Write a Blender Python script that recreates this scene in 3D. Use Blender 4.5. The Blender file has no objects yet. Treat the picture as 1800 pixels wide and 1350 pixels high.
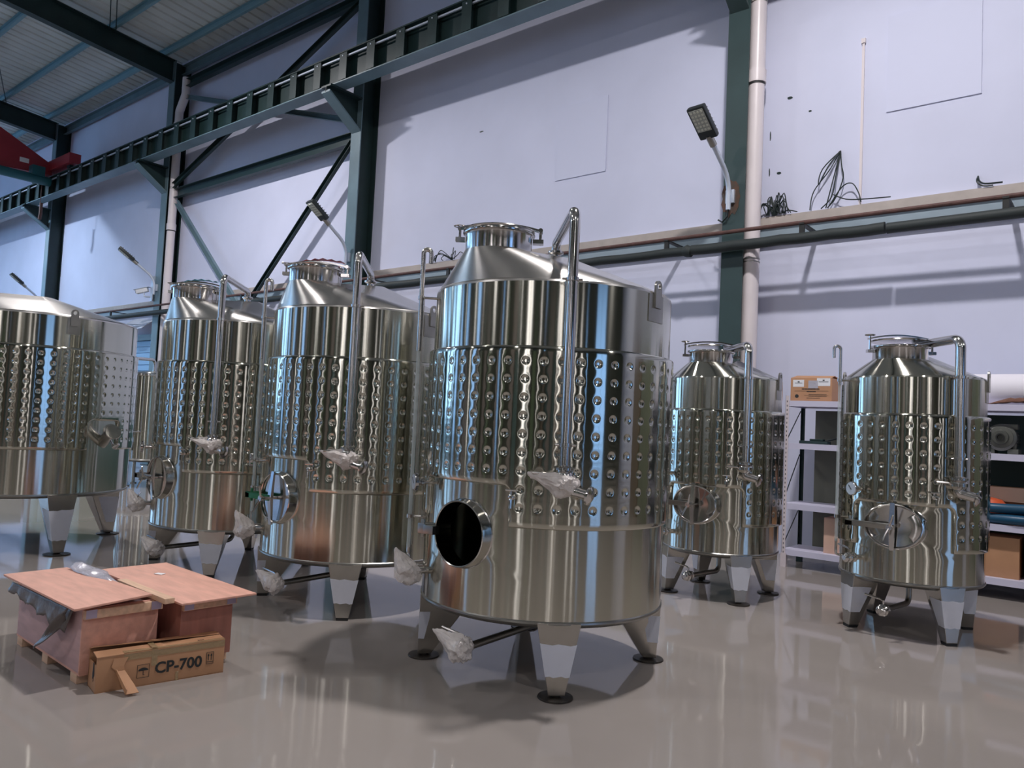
import bpy, bmesh, math, random
from mathutils import Vector, Matrix, noise
PI = math.pi
rnd = random.Random(7)
SC = bpy.context.scene
COL = SC.collection

# ------------------------------------------------------------------ camera
def setup_camera():
    F, yaw, pitch, roll, h = 1352.0, math.radians(39.4), math.radians(3.0), math.radians(2.7), 1.5
    f = Vector((-math.sin(yaw)*math.cos(pitch), math.cos(yaw)*math.cos(pitch), math.sin(pitch)))
    r0 = Vector((math.cos(yaw), math.sin(yaw), 0)); u0 = r0.cross(f)
    r = math.cos(roll)*r0 + math.sin(roll)*u0
    u = -math.sin(roll)*r0 + math.cos(roll)*u0
    cd = bpy.data.cameras.new('camera'); co = bpy.data.objects.new('camera', cd); COL.objects.link(co)
    cd.sensor_fit = 'HORIZONTAL'; cd.sensor_width = 36.0; cd.lens = 36.0*F/1800.0
    cd.clip_start = 0.05; cd.clip_end = 400
    m = Matrix((r, u, -f)).transposed().to_4x4(); m.translation = Vector((0, 0, h))
    co.matrix_world = m
    SC.camera = co
setup_camera()

# ------------------------------------------------------------------ world, exposure
SC.view_settings.view_transform = 'Standard'
SC.view_settings.look = 'None'
SC.view_settings.gamma = 1.0
SC.view_settings.use_curve_mapping = False
SC.view_settings.exposure = -0.17
W = bpy.data.worlds.new('world'); SC.world = W; W.use_nodes = True
W.node_tree.nodes['Background'].inputs[0].default_value = (0.55, 0.72, 1.0, 1)
W.node_tree.nodes['Background'].inputs[1].default_value = 1.0

# lamp and window strengths (used by the builders below)
LAMP_W = 560.0
LAMP_COL = (1.0, 0.96, 0.97)
PANE_WHITE = ((1.0, 0.95, 0.98), 2.2)
PANE_BLUE = ((0.24, 0.50, 1.0), 1.6)
PANE_SKY = ((0.34, 0.62, 1.0), 3.7)

# ------------------------------------------------------------------ materials
def mat(name, col, rough=0.5, metal=0.0, noise_amt=0.0, noise_scale=5.0, bump=0.0, bump_scale=40.0,
        stretch=(1, 1, 1), spec=0.5, coat=0.0, aniso=0.0, col2=None, alpha=1.0, trans=0.0, emit=None, rnoise=0.0):
    m = bpy.data.materials.new(name); m.use_nodes = True
    nt = m.node_tree; b = nt.nodes['Principled BSDF']; L = nt.links
    b.inputs['Base Color'].default_value = (*col, 1)
    b.inputs['Roughness'].default_value = rough
    b.inputs['Metallic'].default_value = metal
    b.inputs['Specular IOR Level'].default_value = spec
    b.inputs['Coat Weight'].default_value = coat
    b.inputs['Alpha'].default_value = alpha
    b.inputs['Transmission Weight'].default_value = trans
    if emit:
        b.inputs['Emission Color'].default_value = (*emit[0], 1)
        b.inputs['Emission Strength'].default_value = emit[1]
    tc = nt.nodes.new('ShaderNodeTexCoord')
    mp = nt.nodes.new('ShaderNodeMapping'); mp.inputs['Scale'].default_value = stretch
    L.new(tc.outputs['Object'], mp.inputs['Vector'])
    if noise_amt or col2 or rnoise:
        n = nt.nodes.new('ShaderNodeTexNoise'); n.inputs['Scale'].default_value = noise_scale
        n.inputs['Detail'].default_value = 5.0
        L.new(mp.outputs[0], n.inputs['Vector'])
        if noise_amt or col2:
            r = nt.nodes.new('ShaderNodeValToRGB')
            c2 = col2 if col2 else tuple(max(0, c*(1-noise_amt)) for c in col)
            r.color_ramp.elements[0].position = 0.3; r.color_ramp.elements[1].position = 0.7
            r.color_ramp.elements[0].color = (*c2, 1); r.color_ramp.elements[1].color = (*col, 1)
            L.new(n.outputs['Fac'], r.inputs['Fac']); L.new(r.outputs[0], b.inputs['Base Color'])
        if rnoise:
            mr = nt.nodes.new('ShaderNodeMapRange')
            mr.inputs['To Min'].default_value = rough-rnoise; mr.inputs['To Max'].default_value = rough+rnoise
            L.new(n.outputs['Fac'], mr.inputs['Value']); L.new(mr.outputs[0], b.inputs['Roughness'])
    if bump:
        n2 = nt.nodes.new('ShaderNodeTexNoise'); n2.inputs['Scale'].default_value = bump_scale
        n2.inputs['Detail'].default_value = 3.0
        L.new(mp.outputs[0], n2.inputs['Vector'])
        bp = nt.nodes.new('ShaderNodeBump'); bp.inputs['Strength'].default_value = bump
        bp.inputs['Distance'].default_value = 0.01
        L.new(n2.outputs['Fac'], bp.inputs['Height']); L.new(bp.outputs[0], b.inputs['Normal'])
    if aniso:
        tg = nt.nodes.new('ShaderNodeTangent'); tg.direction_type = 'RADIAL'; tg.axis = 'Z'
        L.new(tg.outputs[0], b.inputs['Tangent'])
        b.inputs['Anisotropic'].default_value = aniso; b.inputs['Anisotropic Rotation'].default_value = 0.25
    return m

M = {}
M['wall'] = mat('painted_plaster', (0.70, 0.725, 0.90), 0.75, noise_amt=0.10, noise_scale=0.7, bump=0.15, bump_scale=3)
M['patch'] = mat('patch_board', (0.665, 0.69, 0.86), 0.7)
M['floor'] = mat('epoxy_floor', (0.325, 0.29, 0.265), 0.05, noise_amt=0.12, noise_scale=0.8, bump=0.035, bump_scale=2.2, spec=0.26, rnoise=0.03)
M['roof'] = mat('roof_sheet', (0.62, 0.66, 0.64), 0.5, noise_amt=0.15, noise_scale=1.5)
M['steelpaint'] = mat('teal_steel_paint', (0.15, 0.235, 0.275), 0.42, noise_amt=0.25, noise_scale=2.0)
M['steeldark'] = mat('dark_teal_steel_and_shade', (0.014, 0.036, 0.036), 0.45, noise_amt=0.3, noise_scale=3.0)  # dark teal steel, and the shaded sides of the columns
M['purlin'] = mat('galvanised_purlin', (0.22, 0.38, 0.44), 0.4, metal=0.3)
M['pvc'] = mat('white_pvc', (0.80, 0.73, 0.74), 0.35, noise_amt=0.05, noise_scale=4)
M['ss'] = mat('brushed_stainless', (0.595, 0.585, 0.51), 0.14, 1.0, aniso=0.97, bump=0.12, bump_scale=3.0, stretch=(1, 1, 0.3))
M['ssj'] = mat('dimpled_stainless', (0.585, 0.575, 0.50), 0.10, 1.0, aniso=0.9)
M['sscone'] = mat('satin_stainless', (0.62, 0.60, 0.57), 0.24, 1.0)
M['sstube'] = mat('polished_stainless', (0.66, 0.64, 0.62), 0.13, 1.0)
M['ssdull'] = mat('dull_stainless', (0.42, 0.41, 0.38), 0.3, 1.0, noise_amt=0.15, noise_scale=8)
M['dark'] = mat('black_rubber', (0.015, 0.016, 0.016), 0.5)
M['padmat'] = mat('rusty_plate', (0.055, 0.045, 0.036), 0.45, 0.5, noise_amt=0.5, noise_scale=25)
M['film'] = mat('white_protective_film', (0.72, 0.74, 0.83), 0.35, noise_amt=0.06, noise_scale=9)
M['bag'] = mat('plastic_bag', (0.93, 0.86, 0.82), 0.22, bump=0.6, bump_scale=45, alpha=0.78, noise_amt=0.18, noise_scale=30)
M['clear'] = mat('clear_acrylic', (0.75, 0.85, 0.88), 0.05, alpha=0.35)
M['pipeins'] = mat('pipe_insulation', (0.022, 0.030, 0.030), 0.65, bump=0.2, bump_scale=20)
M['rust'] = mat('rusty_pipe', (0.13, 0.062, 0.052), 0.7, noise_amt=0.45, noise_scale=12)
M['dustledge'] = mat('dusty_cream_steel', (0.52, 0.46, 0.42), 0.7, noise_amt=0.15, noise_scale=6)
M['girtface'] = mat('blue_grey_steel', (0.30, 0.38, 0.44), 0.5, noise_amt=0.1, noise_scale=4)
M['lampgrey'] = mat('grey_lamp_housing', (0.03, 0.036, 0.038), 0.4, 0.3)
M['lampfin'] = mat('lamp_fins', (0.12, 0.14, 0.15), 0.4, 0.5)
M['lens'] = mat('led_lens', (0.42, 0.43, 0.38), 0.25, noise_amt=0.2, noise_scale=30)
M['galv'] = mat('galvanised_tube', (0.60, 0.66, 0.76), 0.35, 0.35)
M['ply'] = mat('plywood', (0.78, 0.41, 0.31), 0.6, noise_amt=0.2, noise_scale=3.5, stretch=(1.2, 6, 6), bump=0.08, bump_scale=30)
M['plyside'] = mat('pink_plywood', (0.62, 0.40, 0.40), 0.6, noise_amt=0.2, noise_scale=5, stretch=(1, 1, 5))
M['plydark'] = mat('red_plywood', (0.46, 0.19, 0.14), 0.55, noise_amt=0.3, noise_scale=4, stretch=(4, 4, 1))
M['timber'] = mat('pale_timber', (0.80, 0.52, 0.35), 0.65, noise_amt=0.25, noise_scale=5, stretch=(1, 8, 8))
M['tinplate'] = mat('crate_strap', (0.50, 0.42, 0.55), 0.3, 0.5)
M['card'] = mat('cardboard', (0.50, 0.265, 0.14), 0.7, noise_amt=0.1, noise_scale=7)
M['cardlight'] = mat('cardboard_inside', (0.56, 0.31, 0.18), 0.75)
M['cardflap'] = mat('pale_cardboard', (0.66, 0.43, 0.32), 0.7)
M['tape'] = mat('packing_tape', (0.50, 0.36, 0.20), 0.12, alpha=0.55, bump=0.4, bump_scale=60)
M['ink'] = mat('printed_ink', (0.02, 0.022, 0.022), 0.6)
M['paper'] = mat('white_paper', (0.80, 0.80, 0.82), 0.6)
M['sheet'] = mat('clear_plastic_sheet', (0.60, 0.60, 0.68), 0.15, alpha=0.62, bump=0.6, bump_scale=30)
M['greysheet'] = mat('grey_plastic_sheet', (0.15, 0.125, 0.115), 0.4, alpha=0.93, bump=0.5, bump_scale=25)
M['shelf'] = mat('shelf_white_paint', (0.62, 0.60, 0.74), 0.45)
M['shelfpost'] = mat('shelf_post_paint', (0.66, 0.58, 0.60), 0.5)
M['craneRed'] = mat('crane_red_paint', (0.34, 0.028, 0.04), 0.45, noise_amt=0.2, noise_scale=2)
M['craneteal'] = mat('crane_motor_teal', (0.012, 0.09, 0.11), 0.4)
M['green'] = mat('green_film', (0.01, 0.16, 0.06), 0.3)
M['bluehose'] = mat('blue_hose', (0.008, 0.07, 0.14), 0.4)
M['orange'] = mat('orange_plastic', (0.62, 0.10, 0.03), 0.5)
M['motorgrey'] = mat('pump_grey', (0.14, 0.145, 0.13), 0.4, 0.6)
M['cable'] = mat('black_cable', (0.012, 0.022, 0.022), 0.5)
M['dial'] = mat('gauge_face', (0.50, 0.58, 0.68), 0.2)
M['redfilm'] = mat('red_film', (0.55, 0.03, 0.06), 0.3)
M['cyanfilm'] = mat('cyan_film', (0.10, 0.50, 0.62), 0.3)
M['louvre'] = mat('shutter_blue_white', (0.25, 0.46, 0.72), 0.45)
M['whiteroll'] = mat('white_roll', (0.80, 0.77, 0.83), 0.6)
M['back1'] = mat('grey_rack_back', (0.135, 0.135, 0.105), 0.7)
M['back2'] = mat('dark_rack_back', (0.022, 0.042, 0.036), 0.7)
M['brown'] = mat('brown_cloth', (0.16, 0.075, 0.05), 0.9, bump=0.6, bump_scale=20)
M['opp'] = mat('dimmed_far_wall', (0.055, 0.065, 0.045), 0.8, noise_amt=0.2, noise_scale=0.7)  # unseen walls coloured dark to stand for the weaker light there
M['opplight'] = mat('pale_reflected_strip', (0.26, 0.22, 0.20), 0.8)
M['panew'] = mat('daylit_glass_white', (0.8, 0.8, 0.8), 0.4, emit=PANE_WHITE)
M['paneb'] = mat('daylit_glass_blue', (0.5, 0.6, 0.8), 0.4, emit=PANE_BLUE)
M['panes'] = mat('daylit_glass_sky', (0.5, 0.6, 0.8), 0.4, emit=PANE_SKY)
for _k, _c in (('cab1', (0.11, 0.16, 0.08)), ('cab2', (0.20, 0.15, 0.10)), ('cab3', (0.05, 0.11, 0.10)), ('cab4', (0.18, 0.20, 0.14)), ('cab5', (0.30, 0.25, 0.22))): M[_k] = mat('reflected_paint_'+_k, _c, 0.5)
M['lampglow'] = mat('lamp_glow', (1, 1, 1), 0.4, emit=(LAMP_COL, 14.0))

# ------------------------------------------------------------------ mesh builder
class MB:
    def __init__(s):
        s.v = []; s.f = []; s.m = []
    def add(s, vs, fs, mi=0):
        o = len(s.v); s.v += [tuple(v) for v in vs]
        s.f += [tuple(i+o for i in f) for f in fs]; s.m += [mi]*len(fs)
        return s
    def box(s, x0, x1, y0, y1, z0, z1, mi=0, mtx=None):
        vs = [Vector((x, y, z)) for z in (z0, z1) for y in (y0, y1) for x in (x0, x1)]
        if mtx: vs = [mtx @ v for v in vs]
        fs = [(0, 2, 3, 1), (4, 5, 7, 6), (0, 1, 5, 4), (1, 3, 7, 5), (3, 2, 6, 7), (2, 0, 4, 6)]
        return s.add(vs, fs, mi)
    def hexa(s, a, b, mi=0):
        # a, b: two loops of 4 points
        n = len(a)
        fs = [tuple(range(n))[::-1], tuple(range(n, 2*n))]
        for i in range(n): fs.append((i, (i+1) % n, n+(i+1) % n, n+i))
        return s.add(list(a)+list(b), fs, mi)
    def lathe(s, prof, n=32, mtx=None, mi=0, cap=True, a0=0.0, a1=2*PI):
        full = abs(a1-a0-2*PI) < 1e-6
        k = n if full else n+1
        vs = []; fs = []
        for (r, z) in prof:
            for i in range(k):
                a = a0+(a1-a0)*i/n
                vs.append(Vector((r*math.cos(a), r*math.sin(a), z)))
        m = len(prof)
        for j in range(m-1):
            for i in range(n):
                i2 = (i+1) % k
                fs.append((j*k+i, j*k+i2, (j+1)*k+i2, (j+1)*k+i))
        if cap and full:
            if prof[0][0] > 1e-6: fs.append(tuple(range(k))[::-1])
            if prof[-1][0] > 1e-6: fs.append(tuple((m-1)*k+i for i in range(k)))
        if mtx: vs = [mtx @ v for v in vs]
        return s.add(vs, fs, mi)
    def cyl(s, p0, p1, r, n=16, mi=0, r2=None):
        p0 = Vector(p0); p1 = Vector(p1); d = p1-p0
        q = d.to_track_quat('Z', 'Y').to_matrix().to_4x4(); q.translation = p0
        return s.lathe([(r, 0), (r if r2 is None else r2, d.length)], n, q, mi)
    def prof(s, p0, p1, prof, n=24, mi=0):
        # lathe profile (r, t) along p0->p1 direction, t in metres from p0
        p0 = Vector(p0); d = Vector(p1)-p0
        q = d.to_track_quat('Z', 'Y').to_matrix().to_4x4(); q.translation = p0
        return s.lathe(prof, n, q, mi)
    def tube(s, pts, r, n=12, mi=0, cap=True, closed=False):
        pts = [Vector(p) for p in pts]; N = len(pts)
        rr = r if isinstance(r, (list, tuple)) else [r]*N
        t = (pts[1]-pts[0]).normalized()
        up = Vector((0, 0, 1)) if abs(t.z) < 0.9 else Vector((1, 0, 0))
        x = t.cross(up).normalized()
        vs = []
        for i, p in enumerate(pts):
            if i == 0: tt = pts[1]-pts[0]
            elif i == N-1: tt = pts[-1]-pts[-2]
            else: tt = (pts[i+1]-p).normalized()+(p-pts[i-1]).normalized()
            tt.normalize()
            x = (x-tt*x.dot(tt)).normalized(); y = tt.cross(x)
            for k in range(n):
                a = 2*PI*k/n
                vs.append(p+rr[i]*(math.cos(a)*x+math.sin(a)*y))
        fs = []
        for i in range(N-1):
            for k in range(n):
                k2 = (k+1) % n
                fs.append((i*n+k, i*n+k2, (i+1)*n+k2, (i+1)*n+k))
        if cap:
            fs.append(tuple(range(n))[::-1]); fs.append(tuple((N-1)*n+k for k in range(n)))
        return s.add(vs, fs, mi)
    def mesh(s, name, mats, smooth=True, angle=32, bevel=0.0, merge=True):
        me = bpy.data.meshes.new(name)
        me.from_pydata([tuple(v) for v in s.v], [], s.f)
        for mm in (mats if isinstance(mats, (list, tuple)) else [mats]): me.materials.append(mm)
        me.polygons.foreach_set('material_index', s.m)
        bm = bmesh.new(); bm.from_mesh(me)
        if merge: bmesh.ops.remove_doubles(bm, verts=bm.verts, dist=1e-5)
        if bevel:
            ed = [e for e in bm.edges if len(e.link_faces) == 2 and e.calc_face_angle(0) > 0.6]
            bmesh.ops.bevel(bm, geom=ed, offset=bevel, segments=2, affect='EDGES', profile=0.6)
        bmesh.ops.recalc_face_normals(bm, faces=bm.faces)
        bm.to_mesh(me); bm.free()
        if smooth:
            me.polygons.foreach_set('use_smooth', [True]*len(me.polygons))
            me.set_sharp_from_angle(angle=math.radians(angle))
        me.update()
        return me

def fillet(pts, r, n=6):
    pts = [Vector(p) for p in pts]; out = [pts[0]]
    for i in range(1, len(pts)-1):
        a, b, c = pts[i-1], pts[i], pts[i+1]
        u = (a-b); v = (c-b); lu, lv = u.length, v.length; u /= lu; v /= lv
        ang = u.angle(v)
        if ang > PI-0.02: out.append(b); continue
        d = min(r/math.tan(ang/2), lu*0.49, lv*0.49); rr = d*math.tan(ang/2)
        c0 = b+(u+v).normalized()*(rr/math.sin(ang/2))
        p, q = b+u*d-c0, b+v*d-c0
        th = p.angle(q)
        for k in range(n+1):
            t = k/n
            out.append(c0+(math.sin((1-t)*th)*p+math.sin(t*th)*q)/math.sin(th))
    out.append(pts[-1]); return out

def link(name, me, parent=None, loc=None, rot=None):
    o = bpy.data.objects.new(name, me); COL.objects.link(o)
    if parent: o.parent = parent
    if loc: o.location = loc
    if rot: o.rotation_euler = rot
    return o
def thing(name, label, cat, loc=(0, 0, 0), rz=0.0, group=None):
    o = bpy.data.objects.new(name, None); COL.objects.link(o); o.empty_display_size = 0.1
    o.location = loc; o.rotation_euler = (0, 0, rz)
    return tag(o, label, cat, group)
def tag(o, label, cat, group=None):
    o['label'] = label; o['category'] = cat
    if group: o['group'] = group
    return o
def struct(name, me):
    o = link(name, me); o['kind'] = 'structure'; return o
def pol(r, deg, z): return Vector((r*math.cos(math.radians(deg)), r*math.sin(math.radians(deg)), z))
def T(loc, rz=0.0): return Matrix.Translation(loc) @ Matrix.Rotation(rz, 4, 'Z')

# ------------------------------------------------------------------ setting
XL, XR, YF, YB = -62.0, 22.0, -13.0, 10.0
EAVE, SLOPE, YR = 10.95, 0.095, -1.5
struct('floor', MB().box(XL, XR, YF-0.3, YB+0.3, -0.2, 0).mesh('floor', M['floor'], smooth=False))
wall_back = struct('wall_back', MB().box(XL, XR, YB, YB+0.25, 0, EAVE+0.1).mesh('wall_back', M['wall'], smooth=False))
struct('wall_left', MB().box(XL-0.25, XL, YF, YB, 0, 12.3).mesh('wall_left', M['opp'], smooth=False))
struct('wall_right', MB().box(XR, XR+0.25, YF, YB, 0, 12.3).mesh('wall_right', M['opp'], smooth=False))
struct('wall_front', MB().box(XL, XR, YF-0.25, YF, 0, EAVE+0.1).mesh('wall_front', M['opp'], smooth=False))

def roof_z(y): return EAVE+SLOPE*(YB-y) if y > YR else EAVE+SLOPE*(y-YF)
def make_ceiling():
    b = MB(); x = XL; prof = []
    while x < XR:
        prof += [(x, 0), (x+0.24, 0), (x+0.26, 0.035), (x+0.31, 0.035), (x+0.33, 0)]
        x += 0.33
    ys = [YB+0.25, YR, YF-0.25]
    vs = []; n = len(prof)
    for y in ys:
        for (px, pz) in prof: vs.append((px, y, roof_z(min(max(y, YF), YB))+pz))
    fs = [(j*n+i, j*n+i+1, (j+1)*n+i+1, (j+1)*n+i) for j in range(2) for i in range(n-1)]
    b.add(vs, fs)
    struct('ceiling', b.mesh('ceiling', M['roof'], smooth=False))
make_ceiling()

# unseen lit hall windows; narrow ones added for streaks, big blue ones for light
def window(nm, axis, at, a0, a1, z0, z1, mt, inward):
    f = MB(); p = MB(); t = 0.08
    def bx(b, u0, u1, w0, w1, d0, d1):
        d0, d1 = sorted((at+inward*d0, at+inward*d1))
        if axis == 'y': b.box(u0, u1, d0, d1, w0, w1)
        else: b.box(d0, d1, u0, u1, w0, w1)
    bx(f, a0-t, a1+t, z0-t, z0, 0.002, 0.07); bx(f, a0-t, a1+t, z1, z1+t, 0.002, 0.07)
    bx(f, a0-t, a0, z0, z1, 0.002, 0.07); bx(f, a1, a1+t, z0, z1, 0.002, 0.07)
    bx(f, (a0+a1)/2-0.03, (a0+a1)/2+0.03, z0, z1, 0.002, 0.06)
    bx(p, a0, a1, z0, z1, 0.002, 0.03)
    o = struct(nm, f.mesh(nm, M['steeldark'], smooth=False))
    link('pane', p.mesh('pane', mt, smooth=False), o)
wn = 1
for (x0, x1, z0, z1, k) in ((-56, -47, 2.0, 10.4, 'panes'), (-43, -34, 2.0, 10.4, 'panes'), (-30.5, -28.5, 0.6, 8, 'paneb'), (-25.2, -24.6, 0.6, 7.5, 'panew'), (-23.6, -21.6, 0.6, 7.5, 'paneb'),
                            (-17.4, -17.0, 0.5, 7.5, 'panew'), (-15.8, -14.4, 0.5, 7.5, 'paneb'), (-13.4, -13.1, 0.5, 7.5, 'panew'), (-9.0, -8.2, 0.5, 7.5, 'panew'), (-5.8, -5.55, 0.5, 7.5, 'paneb'), (-4.7, -4.45, 0.5, 7.5, 'panew'), (-0.6, -0.4, 0.5, 7.5, 'panew'), (1.2, 2.6, 0.5, 7.5, 'panew'),
                            (5.4, 5.7, 0.5, 7.5, 'panew'), (7.0, 7.4, 0.5, 7.5, 'paneb'), (12.2, 14.2, 0.5, 7.5, 'panew'), (15.0, 15.4, 0.5, 7.5, 'panew')):
    window('window_%d' % wn, 'y', YF, x0, x1, z0, z1, M[k], 1); wn += 1
for (y0, y1, z0, z1, k) in ((-1.5, 2.6, 0.3, 6.5, 'paneb'), (-6.0, -5.6, 0.5, 6, 'paneb'), (-8.6, -8.0, 0.5, 6, 'panew'), (-11.5, -10.9, 0.5, 6, 'panew')):
    window('window_%d' % wn, 'x', XR, y0, y1, z0, z1, M[k], -1); wn += 1
for (y0, y1, z0, z1, k) in ((-9, -4, 1.0, 10.6, 'panes'), (-2, 8, 1.5, 10.6, 'panes')):
    window('window_%d' % wn, 'x', XL, y0, y1, z0, z1, M[k], 1); wn += 1
# unseen columns and strips added on the far wall to stripe the reflections
k = 1
for (x0, x1, h, mt) in ((-37, -35, 6, 'opplight'), (-27, -26.4, 10, 'steeldark'), (-20.4, -19, 5, 'opplight'), (-12.2, -11.6, 10, 'steeldark'), (-10.6, -9.6, 4, 'opplight'),
                    (-2.6, -1.6, 6, 'opplight'), (3.7, 4.3, 10, 'steeldark'), (8.4, 10.4, 5, 'opplight'), (11.4, 11.8, 10, 'steeldark'), (16, 18, 6, 'opplight')):
    struct('reflection_strip_%d' % k, MB().box(x0, x1, YF+0.002, YF+0.2, 0, h).mesh('reflection_strip', M[mt], smooth=False)); k += 1

r_ = random.Random(12); x = -26.0; ck = 1  # random unseen strips added to streak the tank reflections
while x < 19.5:
    wd = r_.uniform(0.12, 0.9)
    struct('reflection_strip_%d' % k, MB().box(x, x+wd, YF+0.21, YF+0.21+r_.uniform(0.2, 0.9), 0, r_.uniform(1.8, 6.5)).mesh('reflection_strip', M['cab%d' % r_.randint(1, 5)], smooth=False)); k += 1
    x += wd+r_.uniform(0.5, 2.6)

# wall patches where windows were closed
for (x0, x1, z0, z1) in ((-7.49, -6.52, 5.53, 6.75), (-2.45, -1.44, 5.55, 6.76)):
    link('patch_board', MB().box(x0, x1, 9.985, 9.999, z0, z1).mesh('patch_board', M['patch'], smooth=False), wall_back)

# ------------------------------------------------------------------ steel frame
COLX = (-4.2, -12.2, -20.1, -28.0, -35.9, -43.8, -51.7)
ORD = ('nearest the right edge of the photo, with rusty lamp mount', 'in the middle behind the large tanks, with brace joints',
       'second from the left, beside a white downpipe', 'far left under the red crane', 'beyond the red crane', 'next beyond', 'last of the row')
def column(x, i):
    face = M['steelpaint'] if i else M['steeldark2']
    side = M['steeldark'] if i else M['steeldark2']  # shade put into the colour: sides darker than the lit front
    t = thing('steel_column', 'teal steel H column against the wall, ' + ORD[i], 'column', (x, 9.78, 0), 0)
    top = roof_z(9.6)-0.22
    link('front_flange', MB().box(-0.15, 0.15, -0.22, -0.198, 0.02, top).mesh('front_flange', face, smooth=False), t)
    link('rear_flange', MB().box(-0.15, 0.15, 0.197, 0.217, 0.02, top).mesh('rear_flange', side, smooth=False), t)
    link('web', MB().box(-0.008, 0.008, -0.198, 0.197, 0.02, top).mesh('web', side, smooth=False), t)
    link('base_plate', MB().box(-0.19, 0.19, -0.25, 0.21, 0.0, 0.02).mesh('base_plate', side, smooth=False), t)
    if i < 5:
        b = MB()  # crane bracket: web plate, sloping lower flange, top plate
        y0, y1 = -0.22, -1.0
        b.hexa([(-0.008, y0, 7.45), (-0.008, y1, 7.74), (-0.008, y1, 7.83), (-0.008, y0, 7.83)],
               [(0.008, y0, 7.45), (0.008, y1, 7.74), (0.008, y1, 7.83), (0.008, y0, 7.83)], 1)
        b.hexa([(-0.13, y0, 7.18), (0.13, y0, 7.18), (0.13, y0, 7.22), (-0.13, y0, 7.22)],
               [(-0.13, y1, 7.72), (0.13, y1, 7.72), (0.13, y1, 7.76), (-0.13, y1, 7.76)], 0)
        b.hexa([(-0.012, y0, 7.2), (-0.012, y0, 7.8), (0.012, y0, 7.8), (0.012, y0, 7.2)],
               [(-0.012, y1, 7.73), (-0.012, y1, 7.8), (0.012, y1, 7.8), (0.012, y1, 7.73)], 1)
        b.box(-0.15, 0.15, y1, y0, 7.83, 7.865, 1)
        link('crane_bracket', b.mesh('crane_bracket', [face, side], smooth=False), t)
    return t
M['steeldark2'] = mat('right_column_teal', (0.034, 0.066, 0.068), 0.45, noise_amt=0.2, noise_scale=2)  # right column teal, darker than the other column fronts
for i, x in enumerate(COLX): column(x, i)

# rafters and purlins
RAF = ('nearest rafter, at the middle column', 'second rafter, over the white downpipe', 'third rafter, at the far left column', 'fourth rafter down the hall', 'fifth rafter down the hall', 'first rafter, at the right column')
for x, lb in zip((-12.2, -20.1, -28.0, -35.9, -43.8, -4.2), RAF):
    t = thing('roof_rafter', 'dark teal steel roof beam, ' + lb, 'roof beam', (x, 9.6, 0))
    def seg(z0, z1, w, a=9.6, bq=YR):
        return MB().hexa([(-w, a-9.6, roof_z(a)+z0), (w, a-9.6, roof_z(a)+z0), (w, a-9.6, roof_z(a)+z1), (-w, a-9.6, roof_z(a)+z1)],
                         [(-w, bq-9.6, roof_z(bq)+z0), (w, bq-9.6, roof_z(bq)+z0), (w, bq-9.6, roof_z(bq)+z1), (-w, bq-9.6, roof_z(bq)+z1)])
    link('web', seg(-0.78, -0.24, 0.01).mesh('web', M['steeldark'], smooth=False), t)
    link('top_flange', seg(-0.24, -0.215, 0.11).mesh('top_flange', M['steeldark'], smooth=False), t)
    link('bottom_flange', seg(-0.805, -0.78, 0.11).mesh('bottom_flange', M['steeldark'], smooth=False), t)
NTH = ('first', 'second', 'third', 'fourth', 'fifth', 'sixth', 'seventh')
for i, y in enumerate((9.35, 8.0, 6.5, 5.0, 3.5, 2.0, 0.5)):
    z = roof_z(y)
    b = MB().box(XL+1, 10, -0.004, 0.004, -0.2, -0.005).box(XL+1, 10, -0.065, -0.004, -0.2, -0.193).box(XL+1, 10, -0.065, -0.057, -0.193, -0.17).box(XL+1, 10, -0.065, -0.004, -0.012, -0.005)
    o = link('roof_purlin', b.mesh('roof_purlin', M['purlin'], smooth=False), None, (0, y, z))
    tag(o, 'galvanised C purlin under the grey roof sheets, %s from the white wall' % NTH[i], 'purlin')
for i, (xa, ya, xb, yb) in enumerate(((-20.1, 8.05, -13.5, 5.3), (-20.1, 7.9, -13.4, 5.15), (-28.0, 8.1, -20.4, 5.2))):
    b = MB().tube([(xa, ya, roof_z(ya)-0.23), ((xa+xb)/2, (ya+yb)/2, roof_z((ya+yb)/2)-0.25), (xb, yb, roof_z(yb)-0.23)], 0.012, 8)
    o = link('roof_tie_rod', b.mesh('roof_tie_rod', M['steeldark']))
    tag(o, 'thin dark tie rod slanting under the roof, ' + ('upper of the close pair', 'lower of the close pair', 'single one further left')[i], 'tie rod')

# eave members between columns
def bar(nm, label, cat, p0, p1, w, h, mt):
    p0 = Vector(p0); p1 = Vector(p1); d = (p1-p0); L = d.length; d.normalize()
    q = d.to_track_quat('X', 'Z').to_matrix().to_4x4()
    b = MB()
    # angle / channel section: a web plate with two lips
    b.box(0, L, -0.006, 0.006, -h/2, h/2).box(0, L, -w, -0.006, h/2-0.012, h/2).box(0, L, -w, -0.006, -h/2, -h/2+0.012)
    o = link(nm, b.mesh(nm, mt, smooth=False)); q.translation = p0; o.matrix_world = q
    return tag(o, label, cat)
YS = 9.78
bar('eave_beam', 'wide teal eave beam running along the top of the wall', 'beam', (XL+2, 9.9, 10.62), (8, 9.9, 10.62), 0.10, 0.26, M['steelpaint'])
bar('brace_strut', 'upper horizontal strut between middle and left columns, just under the eave', 'brace', (-19.78, YS, 10.1), (-12.3, YS, 10.1), 0.12, 0.20, M['steeldark'])
bar('brace_strut', 'lower horizontal strut between middle and left columns, below the crane rail', 'brace', (-19.78, YS, 7.17), (-12.3, YS, 7.17), 0.12, 0.24, M['steeldark'])
bar('brace_diagonal', 'upper diagonal brace rising towards the middle column', 'brace', (-19.76, 9.66, 7.35), (-12.35, 9.66, 9.95), 0.07, 0.15, M['steeldark'])
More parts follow.
